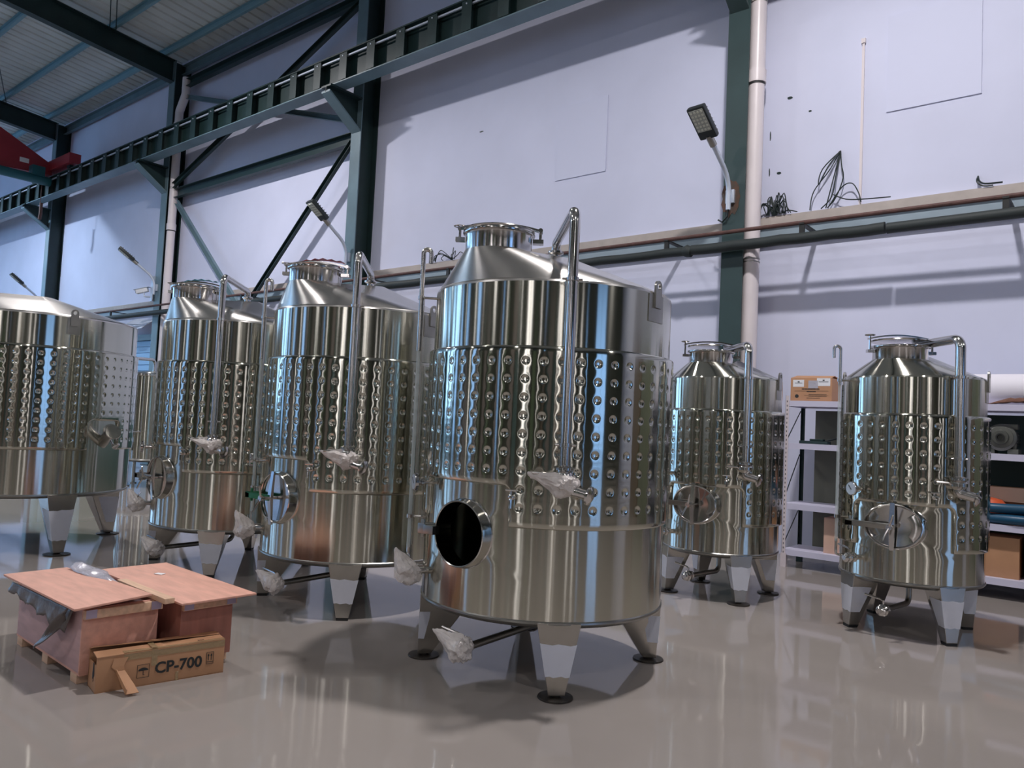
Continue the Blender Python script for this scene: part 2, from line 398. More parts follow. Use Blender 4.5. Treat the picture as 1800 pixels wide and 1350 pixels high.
bar('brace_diagonal', 'upper diagonal brace falling towards the middle column', 'brace', (-19.76, 9.78, 9.8), (-12.35, 9.78, 7.5), 0.07, 0.12, M['steelpaint'])
bar('brace_diagonal', 'lower diagonal brace falling behind the two large tanks', 'brace', (-19.76, 9.78, 6.95), (-12.5, 9.78, 0.45), 0.07, 0.13, M['steelpaint'])
bar('brace_diagonal', 'lower black diagonal brace rising to the middle column', 'brace', (-19.74, 9.66, 0.45), (-12.4, 9.66, 7.05), 0.07, 0.12, M['steeldark'])

# crane runway beam with rail, stiffeners and conductor bar
CX0, CX1 = -52.0, 4.0
t = thing('crane_beam', 'long dark teal crane runway beam carried on the column brackets', 'crane beam', (0, 9.0, 7.87))
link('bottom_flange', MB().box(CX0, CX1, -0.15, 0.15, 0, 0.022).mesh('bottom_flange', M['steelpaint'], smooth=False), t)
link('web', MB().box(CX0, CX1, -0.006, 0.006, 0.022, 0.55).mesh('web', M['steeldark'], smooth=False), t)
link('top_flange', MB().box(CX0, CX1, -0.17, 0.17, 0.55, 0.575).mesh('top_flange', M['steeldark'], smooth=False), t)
link('rail', MB().box(CX0, CX1, -0.05, 0.05, 0.575, 0.585).box(CX0, CX1, -0.012, 0.012, 0.585, 0.64).box(CX0, CX1, -0.03, 0.03, 0.64, 0.67).mesh('rail', M['steeldark'], smooth=False), t)
link('conductor_bar', MB().box(CX0, CX1, -0.13, -0.10, 0.475, 0.505).mesh('conductor_bar', M['galv'], smooth=False), t)
sm = MB().box(-0.012, 0.012, -0.148, -0.006, 0.022, 0.55).box(-0.11, 0.11, -0.16, -0.148, 0.03, 0.545).mesh('stiffener', M['steeldark'], smooth=False)
bm_ = MB().prof((0, -0.175, 0.49), (0, -0.158, 0.49), [(0.0, 0), (0.014, 0.002), (0.014, 0.017)], 8).mesh('bolt', M['galv'])
x = -50.2
while x < 3.5:
    o = link('stiffener', sm, t, (x, 0, 0)); link('bolt', bm_, o)
    x += 0.8

# red bridge crane on the beam
t = thing('bridge_crane', 'red bridge crane girder with end carriage riding on the runway beam, far left', 'crane', (-26.5, 9.0, 8.55))
g = MB()
g.hexa([(-0.25, -0.05, 0.0), (0.25, -0.05, 0.0), (0.25, -0.05, 0.32), (-0.25, -0.05, 0.32)],
       [(-0.25, -1.5, -0.10), (0.25, -1.5, -0.10), (0.25, -1.5, 1.05), (-0.25, -1.5, 1.05)])
g.hexa([(-0.25, -1.5, -0.10), (0.25, -1.5, -0.10), (0.25, -1.5, 1.05), (-0.25, -1.5, 1.05)],
       [(-0.25, -14, -0.10), (0.25, -14, -0.10), (0.25, -14, 1.1), (-0.25, -14, 1.1)])
link('girder', g.mesh('girder', M['craneRed'], smooth=False), t)
e = MB().box(-1.6, 1.85, -0.16, 0.16, 0.1, 0.40)
link('end_carriage', e.mesh('end_carriage', M['craneRed'], smooth=False), t)
wh = MB()
for xx in (-1.3, 1.5): wh.cyl((xx, -0.05, 0.1), (xx, 0.05, 0.1), 0.11, 20)
link('wheel', wh.mesh('wheel', M['steeldark']), t)
h = MB().cyl((0.45, -0.15, -0.28), (0.45, -1.6, -0.28), 0.14, 20).box(0.3, 0.6, -0.7, -0.35, -0.20, 0.1)
link('hoist_motor', h.mesh('hoist_motor', M['craneteal']), t)
link('nameplate', MB().box(0.251, 0.258, -0.95, -0.7, 0.18, 0.32).mesh('nameplate', M['paper'], smooth=False), t)
link('warning_stripe', MB().hexa([(0.252, -1.9, 0.05), (0.252, -1.75, 0.05), (0.252, -2.05, 0.85), (0.252, -2.2, 0.85)], [(0.258, -1.9, 0.05), (0.258, -1.75, 0.05), (0.258, -2.05, 0.85), (0.258, -2.2, 0.85)]).mesh('warning_stripe', M['ink'], smooth=False), t)
pd = MB().tube([(0.4, -0.35, -0.4), (0.4, -0.35, -0.95)], 0.012, 6).tube([(0.33, -0.3, -0.95), (0.33, -0.3, -1.3), (0.28, -0.3, -1.45)], 0.05, 8)
link('pendant_hook', pd.mesh('pendant_hook', M['rust']), t)

# shuttered door behind the left tank
def shutter():
    t = link('door_1', MB().box(-22.2, -22.1, 9.93, 10, 0, 3.42).box(-21.0, -20.9, 9.93, 10, 0, 3.42).box(-22.2, -20.9, 9.9, 10, 3.34, 3.5).mesh('door_1', M['steelpaint'], smooth=False))
    t['kind'] = 'structure'
    sl = MB().hexa([(-22.1, 9.955, 0.0), (-21.0, 9.955, 0.0), (-21.0, 9.975, 0.01), (-22.1, 9.975, 0.01)],
                   [(-22.1, 9.975, 0.165), (-21.0, 9.975, 0.165), (-21.0, 9.995, 0.155), (-22.1, 9.995, 0.155)]).mesh('slat', M['louvre'], smooth=False)
    for i in range(20): link('slat', sl, t, (0, 0, 0.02+i*0.166))
shutter()
b = MB()
n = 8
vs = []
for j in range(2):
    for i in range(n+1):
        u = i/n
        vs.append((-22.35+1.6*u, 9.98-0.45*j, 3.95-0.35*j+0.03*math.sin(7*u+j)))
b.add(vs, [(i, i+1, n+1+i+1, n+1+i) for i in range(n)])
b2 = MB(); b2.v = b.v+[(x, y, z-0.02) for (x, y, z) in b.v]; k = len(b.v)
b2.f = b.f+[tuple(i+k for i in f)[::-1] for f in b.f]; b2.m = [0]*len(b2.f)
ring = [i for i in range(n+1)]+[2*n+1-i for i in range(n+1)]
b2.f += [(ring[i], ring[(i+1) % len(ring)], ring[(i+1) % len(ring)]+k, ring[i]+k) for i in range(len(ring))]; b2.m = [0]*len(b2.f)
tag(link('awning', b2.mesh('awning', M['film'])), 'small pale awning over the blue shuttered door, left of the second downpipe', 'awning')

# wall girt (ledge) with pipes
def girt(x0, x1, lb):
    b = MB().box(x0, x1, 9.92, 9.998, 4.27, 4.42, 0).box(x0, x1, 9.95, 9.998, 4.04, 4.27, 1)
    tag(link('wall_ledge', b.mesh('wall_ledge', [M['dustledge'], M['girtface']], smooth=False)), lb, 'ledge')
girt(-4.0, 8, 'dusty cream steel ledge on the wall, right of the downpipe')
girt(-12.0, -4.4, 'dusty cream steel ledge on the wall, behind the nearest tank')
girt(-19.7, -12.4, 'cream steel ledge on the wall, behind the braces and second tank')
girt(-27.8, -20.3, 'cream steel ledge on the wall, above the blue shuttered door')
rp = MB().tube([(-50, 9.44, 4.15), (8, 9.44, 4.15)], 0.026, 10)
tag(link('rusty_pipe', rp.mesh('rusty_pipe', M['rust'])), 'thin rusty brown pipe running along the wall just above the thick black pipe', 'pipe')
t = thing('insulated_pipe', 'thick black insulated pipe running along the wall under the ledge', 'pipe', (0, 9.44, 3.96))
segs = [(-50, -14.0), (-13.96, -9.0), (-8.96, -4.75), (-4.72, -2.3), (-2.28, 8)]
for i, (a, c) in enumerate(segs):
    pts = [(a+(c-a)*k/12, 0, 0.006*math.sin(a+k*2.1)) for k in range(13)]
    link('foam_sleeve', MB().tube(pts, 0.068 if i % 2 else 0.062, 14).mesh('foam_sleeve', M['pipeins']), t)
for xx in (-4.74, -13.98, -8.98): link('joint', MB().tube([(xx-0.13, 0, 0), (xx-0.05, 0, 0), (xx+0.02, 0, -0.02)], [0.05, 0.085, 0.07], 14).mesh('joint', M['pipeins']), t)
hk = MB().box(-0.03, 0.03, -0.02, 0.02, 0.06, 0.20).box(-0.03, 0.03, -0.03, 0.46, 0.165, 0.185).mesh('hanger', M['dark'], smooth=False)
for xx in (-1.12, -3.25, -5.1, -7.2, -9.3, -11.4, -13.6, -15.8, -18, -22.5, -24.7): link('hanger', hk, t, (xx, 0, 0))

# downpipes
def downpipe(x, top, lb, elbow):
    t = thing('downpipe', lb, 'downpipe', (x, 9.72, 0))
    pts = [(0, 0, 0.0), (0, 0, top)] if not elbow else fillet([(0, 0, 0), (0, 0, top-0.3), (0.28, 0.0, top+0.1), (0.28, 0, top+0.55)], 0.15, 5)
    link('pipe', MB().tube(pts, 0.105, 24).mesh('pipe', M['pvc']), t)
    cm = MB().lathe([(0.107, -0.09), (0.122, -0.085), (0.122, 0.085), (0.107, 0.09)], 24, cap=False).mesh('coupling', M['pvc'])
    gm = MB().lathe([(0.108, -0.012), (0.112, -0.012), (0.112, 0.012), (0.108, 0.012)], 24, cap=False).mesh('joint_line', M['ink'])
    for z in (2.0, 6.28, 9.0):
        if z < top-0.5: link('coupling', cm, t, (0, 0, z)); link('joint_line', gm, t, (0, 0, z-0.10))
    wm = MB().lathe([(0.106, -0.006), (0.113, -0.004), (0.113, 0.004), (0.106, 0.006)], 24, cap=False).mesh('clamp_ring', M['ssdull'])
    for z in (3.78, 3.82, 7.3, 7.34): link('clamp_ring', wm, t, (0, 0, z))
downpipe(-4.0, 10.5, 'white plastic downpipe beside the right column', False)
downpipe(-19.9, 9.7, 'white plastic downpipe with elbow beside the second column from the left', True)

# conduit on the wall and smudges
tag(link('wall_conduit', MB().box(-2.745, -2.715, 9.975, 9.998, 4.42, 6.5).box(-2.755, -2.705, 9.965, 9.998, 6.5, 6.56).mesh('wall_conduit', M['pvc'], smooth=False)),
    'thin vertical white conduit on the wall between the downpipe and the right patch', 'conduit')
for (x, z, a, c) in ((-3.65, 6.02, 0.035, 0.02), (-3.38, 5.78, 0.02, 0.012), (-3.77, 5.02, 0.03, 0.018), (-3.9, 5.55, 0.008, 0.07), (-3.9, 5.05, 0.008, 0.06), (-9.2, 6.72, 0.05, 0.012)):
    pts = [(x+a*math.cos(k*PI/4+0.3)*(1+0.3*math.sin(3*k)), z+c*math.sin(k*PI/4+0.3)) for k in range(8)]
    link('chip', MB().hexa([(p, 9.996, q) for p, q in pts], [(p, 9.9995, q) for p, q in pts]).mesh('chip', M['steeldark'], smooth=False), wall_back)

# ------------------------------------------------------------------ tanks
class Sheet:
    """cylindrical sheet built in unrolled coordinates: s (degrees), z, h (outward offset)"""
    def __init__(s, R): s.R = R; s.k = {}; s.v = []; s.f = []
    def p(s, a, z, h=0.0):
        key = (round((a % 360.0)*200) % 72000, round(z*20000), round(h*50000))
        if key not in s.k: s.k[key] = len(s.v); s.v.append((a % 360.0, z, h))
        return s.k[key]
    def face(s, ids): s.f.append(tuple(ids))
    def quadgrid(s, a0, a1, z0, z1, na, nz):
        for i in range(na):
            for j in range(nz):
                A, B = a0+(a1-a0)*i/na, a0+(a1-a0)*(i+1)/na
                C, D = z0+(z1-z0)*j/nz, z0+(z1-z0)*(j+1)/nz
                s.face((s.p(A, C), s.p(B, C), s.p(B, D), s.p(A, D)))
    def dimple(s, a0, a1, z0, z1, rad, dep, n=4):
        ca, cz = (a0+a1)/2, (z0+z1)/2; k = PI/180*s.R
        bd = []
        for i in range(n): bd.append((a0+(a1-a0)*i/n, z0))
        for i in range(n): bd.append((a1, z0+(z1-z0)*i/n))
        for i in range(n): bd.append((a1-(a1-a0)*i/n, z1))
        for i in range(n): bd.append((a0, z1-(z1-z0)*i/n))
        rings = [[s.p(a, z) for a, z in bd]]
        half = (z1-z0)/2
        for (f, r, h) in ((0.55, None, 0.00015), (0.0, rad*1.4, 0.0001), (0, rad, -0.0003), (0, rad*0.62, -dep), (0, rad*0.36, -dep*1.05)):
            ring = []
            for (a, z) in bd:
                dx, dz = (a-ca)*k, z-cz; d = math.hypot(dx, dz)
                if r is None:
                    rr = f*d+(1-f)*rad*1.5
                else: rr = r
                ring.append(s.p(ca+dx/d*rr/k, cz+dz/d*rr, h))
            rings.append(ring)
        m = len(bd)
        for r0, r1 in zip(rings, rings[1:]):
            for i in range(m): s.face((r0[i], r0[(i+1) % m], r1[(i+1) % m], r1[i]))
        s.face(rings[-1])
    def hole(s, a0, a1, z0, z1, na, nz, rx, rz):
        ca, cz = (a0+a1)/2, (z0+z1)/2; k = PI/180*s.R
        bd = [(a0+(a1-a0)*i/na, z0) for i in range(na)]+[(a1, z0+(z1-z0)*i/nz) for i in range(nz)]+[(a1-(a1-a0)*i/na, z1) for i in range(na)]+[(a0, z1-(z1-z0)*i/nz) for i in range(nz)]
        rings = []
        for f in (1.0, 0.66, 0.33, 0.0):
            ring = []
            for (a, z) in bd:
                dx, dz = (a-ca)*k, z-cz; th = math.atan2(dz/rz, dx/rx)
                ex, ez = rx*math.cos(th), rz*math.sin(th)
                ring.append(s.p(ca+(f*dx+(1-f)*ex)/k, cz+f*dz+(1-f)*ez))
            rings.append(ring)
        m = len(bd)
        for r0, r1 in zip(rings, rings[1:]):
            for i in range(m): s.face((r0[i], r0[(i+1) % m], r1[(i+1) % m], r1[i]))
        return rings[-1]
    def mesh(s, name, mt, skirt=None, angle=50):
        R = s.R; V = list(s.v); F = list(s.f); k = PI/180*R
        if skirt:
            depth, spread = skirt
            cnt = {}
            for f in F:
                for i in range(len(f)):
                    e = (f[i], f[(i+1) % len(f)]); key = (min(e), max(e))
                    cnt.setdefault(key, []).append((e, f))
            out = {}; be = []
            for key, l in cnt.items():
                if len(l) == 1:
                    e, f = l[0]; be.append(e)
                    A, B = V[e[0]], V[e[1]]
                    da = ((B[0]-A[0]+180) % 360-180)*k; dz = B[1]-A[1]
                    nx, nz = dz, -da; ln = math.hypot(nx, nz) or 1; nx /= ln; nz /= ln
                    for vtx in e:
                        o = out.setdefault(vtx, [0, 0]); o[0] += nx; o[1] += nz
            prev = {}
            levels = ((0.35, -0.002), (0.75, -0.3*depth), (1.0, -depth))
            for vtx, (nx, nz) in out.items():
                ln = math.hypot(nx, nz) or 1
                ids = [vtx]
                for (fs, h) in levels:
                    ids.append(len(V)); V.append((V[vtx][0]+nx/ln*spread*fs/k, V[vtx][1]+nz/ln*spread*fs, h))
                prev[vtx] = ids
            for e in be:
                for q in range(3): F.append((prev[e[1]][q], prev[e[0]][q], prev[e[0]][q+1], prev[e[1]][q+1]))
        me = bpy.data.meshes.new(name)
        me.from_pydata([tuple(pol(R+h, a, z)) for a, z, h in V], [], F)
        me.materials.append(mt)
        me.polygons.foreach_set('use_smooth', [True]*len(me.polygons))
        me.set_sharp_from_angle(angle=math.radians(angle)); me.update()
        return me

def hullpts(c1, r1, z1, c2, r2, z2, n=96):
    """outline of the hull of two circles by normal angle; corner angles listed twice"""
    d = Vector((c1[0]-c2[0], c1[1]-c2[1])); D = d.length; base = math.atan2(d.y, d.x)
    off = math.acos(max(-1, min(1, (r2-r1)/D)))
    res = []
    angs = [(2*PI*i/n, 0) for i in range(n)]+[((base+off) % (2*PI), 1), ((base-off) % (2*PI), 2)]
    angs.sort()
    def on(k, a):
        c, r, z = (c1, r1, z1) if k == 1 else (c2, r2, z2)
        return Vector((c[0]+r*math.cos(a), c[1]+r*math.sin(a), z))
    for a, k in angs:
        if k == 0:
            s1 = d.x*math.cos(a)+d.y*math.sin(a)+r1-r2
            res.append((a, on(1 if s1 > 0 else 2, a)))
        elif k == 1: res += [(a, on(1, a)), (a, on(2, a))]
        else: res += [(a, on(2, a)), (a, on(1, a))]
    return res

def cone_top(R, zt, nk, rn, zn, c2, r2, z2, mt):
    h = hullpts(nk, rn, zn, c2, r2, z2)
    b = MB(); n = len(h); vs = []
    rows = []
    prof = [(R, zt), (R-0.003, zt+0.012), (R-0.012, zt+0.022)]
    for (r, z) in prof: rows.append([Vector((r*math.cos(a), r*math.sin(a), z)) for a, p in h])
    for t in (0.33, 0.66, 1.0):
        rows.append([rows[2][i].lerp(p, t) for i, (a, p) in enumerate(h)])
    cx = sum((p for a, p in h), Vector())/n
    for r in rows: vs += r
    fs = []
    for j in range(len(rows)-1):
        for i in range(n): fs.append((j*n+i, j*n+(i+1) % n, (j+1)*n+(i+1) % n, (j+1)*n+i))
    vs.append(Vector(((nk[0]+c2[0])/2, (nk[1]+c2[1])/2, (zn+z2)/2)))
    m = len(rows)-1
    for i in range(n): fs.append((m*n+i, m*n+(i+1) % n, len(vs)-1))
    b.add(vs, fs)
    return b.mesh('cone_top', mt, angle=20)

CACHE = {}
def tank_meshes(key):
    """all shared meshes of one size of tank"""
    if key in CACHE: return CACHE[key]
    big = key == 'big'; wide = key == 'wide'; c = {}
    if big: R, zb, zt, nc, rows, pz, ztop, cutc, cutr = 0.77, 0.42, 2.32, 48, 9, 0.103, 1.9135, (32, 40), 2
    elif wide: R, zb, zt, nc, rows, pz, ztop, cutc, cutr = 0.99, 0.60, 2.36, 60, 10, 0.0935, 2.025, (3, 6), 3
    else: R, zb, zt, nc, rows, pz, ztop, cutc, cutr = 0.53, 0.44, 2.01, 36, 8, 0.105, 1.69, (22, 31), 3
    if not big and not wide: rows = 9
    c.update(R=R, zb=zb, zt=zt)
    da = 360.0/nc; st = pz/4
    # jacket
    a_off = -41.0 if big else (-15.4 if wide else -90.0)       # azimuth of a dimple centre
    a_off -= da/2
    S = Sheet(R+0.026)
    z_end = ztop-rows*pz
    for i in range(nc):
        a0 = a_off+i*da; a1 = a0+da
        mid = ((a0+da/2) % 360)
        if big: cut = 243.5 < mid < 296.5
        elif wide: cut = 12 < mid < 36
        else: cut = 232 < mid < 311
        last = rows-cutr if cut else rows
        S.quadgrid(a0, a1, ztop, ztop+st*1, 4, 1)
        for j in range(last):
            S.dimple(a0, a1, ztop-(j+1)*pz, ztop-j*pz, 0.0205 if big else 0.02, 0.0055)
        zl = ztop-last*pz
        S.quadgrid(a0, a1, zl-st, zl, 4, 1)
        if not cut: S.quadgrid(a0, a1, zl-2*st, zl-st, 4, 1)
        cut_next = None
        c.setdefault('cuts', []).append((i, cut, a0, a1, zl))
    # fillets in the concave corners of the cutout
    L = c['cuts']
    for idx in range(nc):
        i, cut, a0, a1, zl = L[idx]; nxt = L[(idx+1) % nc]; prv = L[idx-1]
        zc = zl-st
        if cut and not nxt[1]:
            top = [S.p(a1, zc), S.p(a1-da/4, zc), S.p(a1-da/2, zc)]; sd = [S.p(a1, zc-2*st), S.p(a1, zc-st)]
            arc = [S.p(a1-da/2+da/2*math.sin(t), zc-2*st+2*st*math.cos(t)) for t in (PI/8, PI/4, 3*PI/8)]
            S.face([top[0], top[1], top[2]]+arc+sd)
        if cut and not prv[1]:
            top = [S.p(a0+da/2, zc), S.p(a0+da/4, zc), S.p(a0, zc)]; sd = [S.p(a0, zc-st), S.p(a0, zc-2*st)]
            arc = [S.p(a0+da/2-da/2*math.sin(t), zc-2*st+2*st*math.cos(t)) for t in (3*PI/8, PI/4, PI/8)]
            S.face(top+sd+arc)
    c['jacket'] = S.mesh('jacket', M['ssj'], skirt=(0.028, 0.012))
    # shell
    S = Sheet(R); N = 96; q = 360/N
    hz0, hz1 = (0.60, 1.10)
    if wide:
        S.quadgrid(0, 360, zb, zt, N, 6)
    else:
        na = 16 if big else 26
        h0 = round((-91+360)/q)-na//2
        za, zb_ = (0.63, 1.09)
        S.quadgrid(0, 360, zb, za, N, 2); S.quadgrid(0, 360, zb_, zt, N, 6)
        S.quadgrid((h0+na)*q, (h0+N)*q, za, zb_, N-na, 8)
        rx, rz = (0.185, 0.185) if big else (0.205, 0.165)
        S.hole(h0*q, (h0+na)*q, za, zb_, na, 8, rx, rz)
        c['hole_az'] = (h0+na/2)*q-360; c['hole_z'] = (za+zb_)/2; c['hole_r'] = (rx, rz)
    # close with knuckle lip at the bottom
    me = S.mesh('shell', M['ss'])
    c['shell'] = me
    b = MB()
    b.lathe([(R, zb+0.002), (R+0.006, zb-0.004), (R+0.007, zb-0.014), (R-0.004, zb-0.028), (R-0.03, zb-0.04), (R*0.6, zb-0.07), (0.12, zb-0.10), (0.0, zb-0.10)], 72)
    c['bottom_head'] = b.mesh('bottom_head', M['ssdull'])
    if big: nk, rn, zn, c2, r2, z2 = (-0.04, -0.535), 0.205, 2.545, (0, 0.03), 0.10, 2.615
    elif wide: nk, rn, zn, c2, r2, z2 = (-0.2, -0.62), 0.25, 2.60, (0, 0), 0.15, 2.63
    else: nk, rn, zn, c2, r2, z2 = (-0.055, -0.21), 0.205, 2.165, (0, 0.0), 0.12, 2.215
    c['cone'] = cone_top(R, zt, nk, rn+0.004, zn, c2, r2, z2, M['sscone'] if big or wide else M['ss'])
    c['nk'] = nk; c['z2'] = z2
    rim = zn+(0.115 if big else 0.105)
    b = MB().lathe([(rn, zn-0.05), (rn, rim-0.02), (rn+0.004, rim-0.012), (rn+0.016, rim-0.008), (rn+0.018, rim), (rn+0.016, rim+0.008), (rn-0.008, rim+0.010), (rn-0.012, rim)], 48)
    c['neck'] = b.mesh('manway_neck', M['sstube'])
    gap = 0.012 if big else 0.046
    zl = rim+gap
    b = MB().lathe([(rn-0.02, zl-0.002), (rn+0.012, zl-0.003), (rn+0.017, zl+0.004), (rn+0.012, zl+0.011), (rn*0.8, zl+0.018), (rn*0.45, zl+0.030), (0.0, zl+0.034)], 48)
    c['lid'] = b.mesh('manway_lid', M['sstube'])
    c['lid_z'] = zl; c['rn'] = rn; c['rim'] = rim
    # strap bar over the lid with wing nut at the left and hinge bolt at the right (local x across the view)
    b = MB()
    L2 = rn+0.05
    pts = [(L2*(2*i/12-1), 0, zl+0.012+0.035*(1-(2*i/12-1)**2)) for i in range(13)]
    a_ = [Vector(p)+Vector((0, -0.022, 0)) for p in pts]; b_ = [Vector(p)+Vector((0, 0.022, 0)) for p in pts]
    vs = []
    for i in range(13):
        vs += [a_[i], b_[i], b_[i]+Vector((0, 0, 0.012)), a_[i]+Vector((0, 0, 0.012))]
    fs = [(0, 1, 2, 3), (48, 51, 50, 49)]
    for i in range(12):
        for k in range(4): fs.append((i*4+k, i*4+(k+1) % 4, i*4+4+(k+1) % 4, i*4+4+k))
    b.add(vs, fs)
    c['strap'] = b.mesh('lid_strap', M['sstube'])
    b = MB()
    b.cyl((-L2+0.012, 0, rim-0.03), (-L2+0.012, 0, zl+0.06), 0.008, 10)
    ring = [(-L2+0.012+0.034*math.cos(t*PI/8), 0.034*math.sin(t*PI/8), zl+0.062) for t in range(17)]
    b.tube(ring, 0.007, 8, cap=False)
    for t in (0, 2*PI/3, 4*PI/3): b.tube([(-L2+0.012, 0, zl+0.055), (-L2+0.012+0.034*math.cos(t), 0.034*math.sin(t), zl+0.062)], 0.006, 6)
    b.box(-L2-0.012, -rn-0.004, -0.02, 0.02, rim-0.05, rim-0.025)
    b.v = [(x, y, z if z < zl+0.01 else zl+0.01+(z-zl-0.01)*(0.45 if big else 0.75)) for x, y, z in b.v]
    c['wing'] = b.mesh('wing_nut', M['sstube'])
    b = MB()
    b.box(rn+0.004, L2+0.02, -0.028, 0.028, rim-0.05, rim-0.025)
    b.cyl((L2, 0, rim-0.03), (L2, 0, zl+0.035), 0.009, 10)
    b.cyl((L2, -0.035, zl+0.018), (L2, 0.035, zl+0.018), 0.014, 12).cyl((L2, -0.032, rim-0.038), (L2, 0.032, rim-0.038), 0.013, 12)
    c['hinge'] = b.mesh('lid_hinge', M['sstube'])
    # vent pipe: from the top centre, out, then down the side to a valve
    az = -46.5 if not wide else 10
    ro = R+(0.075 if big else 0.07)
    zt2 = 2.715 if big else 2.305
    zlow = 1.27 if big else 1.25
    rp = 0.030 if big else 0.036
    p = fillet([pol(0.02, az, z2-0.02), pol(0.02, az, zt2+0.0), pol(ro, az, zt2), pol(ro, az, zlow)], 0.075, 7)
    b = MB().tube(p, rp, 18)
    c['vent'] = b.mesh('vent_pipe', M['sstube'], angle=60)
    def clamp(P, d, r, b):
        P = Vector(P); d = Vector(d).normalized()
        b.prof(P-d*0.02, P+d*0.02, [(r*0.9, 0), (r*1.35, 0.008), (r*1.75, 0.014), (r*1.75, 0.026), (r*1.35, 0.032), (r*0.9, 0.04)], 20)
    c['vent_clamps'] = []
    b = MB(); clamp(pol(0.02, az, z2+0.035), (0, 0, 1), rp, b)
    c['vent_clamps'].append(b.mesh('pipe_clamp', M['sstube']))
    for z in ((zt+0.0), 1.40):
        b = MB()
        b.tube([pol(R-0.01, az, z), pol(ro, az, z)], 0.007, 8)
        b.prof(pol(ro, az, z-0.012), pol(ro, az, z+0.012), [(rp+0.001, 0), (rp+0.008, 0.002), (rp+0.008, 0.022), (rp+0.001, 0.024)], 18)
        tg = pol(1, az+90, 0)
        for sgn in (-1, 1): b.cyl(pol(ro, az, z)+tg*sgn*rp, pol(ro, az, z)+tg*sgn*(rp+0.028), 0.007, 8)
        c['vent_clamps'].append(b.mesh('pipe_clamp', M['sstube']))
    # butterfly valve at the foot of the vent pipe
    b = MB()
    zv = zlow-0.02
    P = pol(ro, az, zlow)
    clamp(P, (0, 0, 1), rp, b)
    b.prof(pol(ro, az, zlow), pol(ro, az, zlow-0.08), [(rp, 0.0), (rp*1.5, 0.02), (rp*1.7, 0.03), (rp*1.7, 0.055), (rp*1.5, 0.06), (rp, 0.08)], 20)
    outw = pol(ro+0.085, az+8, zlow-0.135)
    b.tube(fillet([pol(ro, az, zlow-0.07), pol(ro, az, zlow-0.105), outw], 0.03, 5), rp, 16)
    clamp(outw, outw-pol(ro, az, zlow-0.10), rp, b)
    tg = pol(1, az+90, 0)
    h0_ = pol(ro, az, zlow-0.045)-tg*0.045
    b.cyl(pol(ro, az, zlow-0.045), h0_, 0.009, 10)
    b.tube(fillet([h0_+tg*0.004, h0_-tg*0.012, h0_-tg*0.03+Vector((0, 0, 0.012)), h0_-tg*0.13+Vector((0, 0, 0.018))], 0.01, 3), 0.0085, 8)
    c['vent_valve'] = b.mesh('vent_valve', M['sstube'])
    c['vent_valve_p'] = pol(ro, az, zlow-0.08)
    # level gauge
    ag, rg = -136, R+0.10
    ztop_g = 2.62 if big else 2.27
    b = MB().tube(fillet([pol(rg, ag, ztop_g-0.32), pol(rg, ag, ztop_g), pol(rg+0.055, ag, ztop_g), pol(rg+0.055, ag, ztop_g-0.10)] if not big else
                         [pol(rg, ag, 1.95), pol(rg, ag, ztop_g), pol(rg-0.05, ag, ztop_g), pol(rg-0.05, ag, ztop_g-0.09)], 0.026, 6), 0.0155 if big else 0.013, 12)
    c['gauge'] = b.mesh('level_gauge', M['sstube'])
    c['gauge_arms'] = []
    for z in (zt-0.02, 0.88):
        b = MB()
        b.tube([pol(R-0.005, ag, z), pol(rg, ag, z)], 0.008, 8)
        b.prof(pol(rg, ag, z-0.015), pol(rg, ag, z+0.015), [(0.012, 0), (0.021, 0.003), (0.021, 0.027), (0.012, 0.03)], 14)
        c['gauge_arms'].append(b.mesh('stand_off', M['sstube']))
    b = MB().tube(fillet([pol(rg, ag, 0.70), pol(rg, ag, 0.61), pol(rg, ag, 0.57), pol(R-0.01, ag, 0.57)], 0.02, 4), 0.010, 10)
    c['gauge_foot'] = b.mesh('gauge_elbow', M['sstube'])
    b = MB().cyl(pol(rg, ag, 0.68), pol(rg, ag, ztop_g-0.30), 0.0125, 12)
    c['gauge_tube'] = b.mesh('sight_tube', M['clear'])
    b = MB()
    tg = pol(1, ag+90, 0); rd = pol(1, ag, 0)
    o = pol(rg-0.022, ag+1.2, 0)
    def at_(u, w, z): return o+tg*u+rd*w+Vector((0, 0, z))
    b.hexa([at_(-0.015, 0, 0.70), at_(0.015, 0, 0.70), at_(0.015, 0.004, 0.70), at_(-0.015, 0.004, 0.70)], [at_(-0.015, 0, ztop_g-0.32), at_(0.015, 0, ztop_g-0.32), at_(0.015, 0.004, ztop_g-0.32), at_(-0.015, 0.004, ztop_g-0.32)], 0)
    z = 0.75
    while z < ztop_g-0.36:
        b.hexa([at_(0.0, 0.004, z), at_(0.015, 0.004, z), at_(0.015, 0.0052, z), at_(0.0, 0.0052, z)], [at_(0.0, 0.004, z+0.006), at_(0.015, 0.004, z+0.006), at_(0.015, 0.0052, z+0.006), at_(0.0, 0.0052, z+0.006)], 1)
        z += 0.05
    c['gauge_scale'] = b.mesh('gauge_scale', [M['ssdull'], M['ink']], smooth=False)
    # lifting lug (at azimuth 0)
    b = MB()
    pw = 0.085 if big else 0.06
    S2 = []
    for i in range(7):
        a = math.degrees((2*i/6-1)*pw/R)
        S2.append(a)
    vs = []
    for z in (zt-0.17, zt-0.005):
        for a in S2: vs.append(pol(R+0.005, a, z))
        for a in S2: vs.append(pol(R-0.004, a, z))
    fs = []
    for i in range(6):
        fs += [(i, i+1, 14+i+1, 14+i), (7+i, 14+7+i, 14+8+i, 7+i+1), (i, 7+i, 8+i, i+1), (14+i, 14+i+1, 14+8+i, 14+7+i)]
    fs += [(0, 14, 21, 7), (6, 13, 27, 20)]
    b.add(vs, fs)
    # upstanding plate with a ring hole
    w, zt3, zb3 = 0.036, zt+0.075, zt-0.085
    out_ = []; inn = []
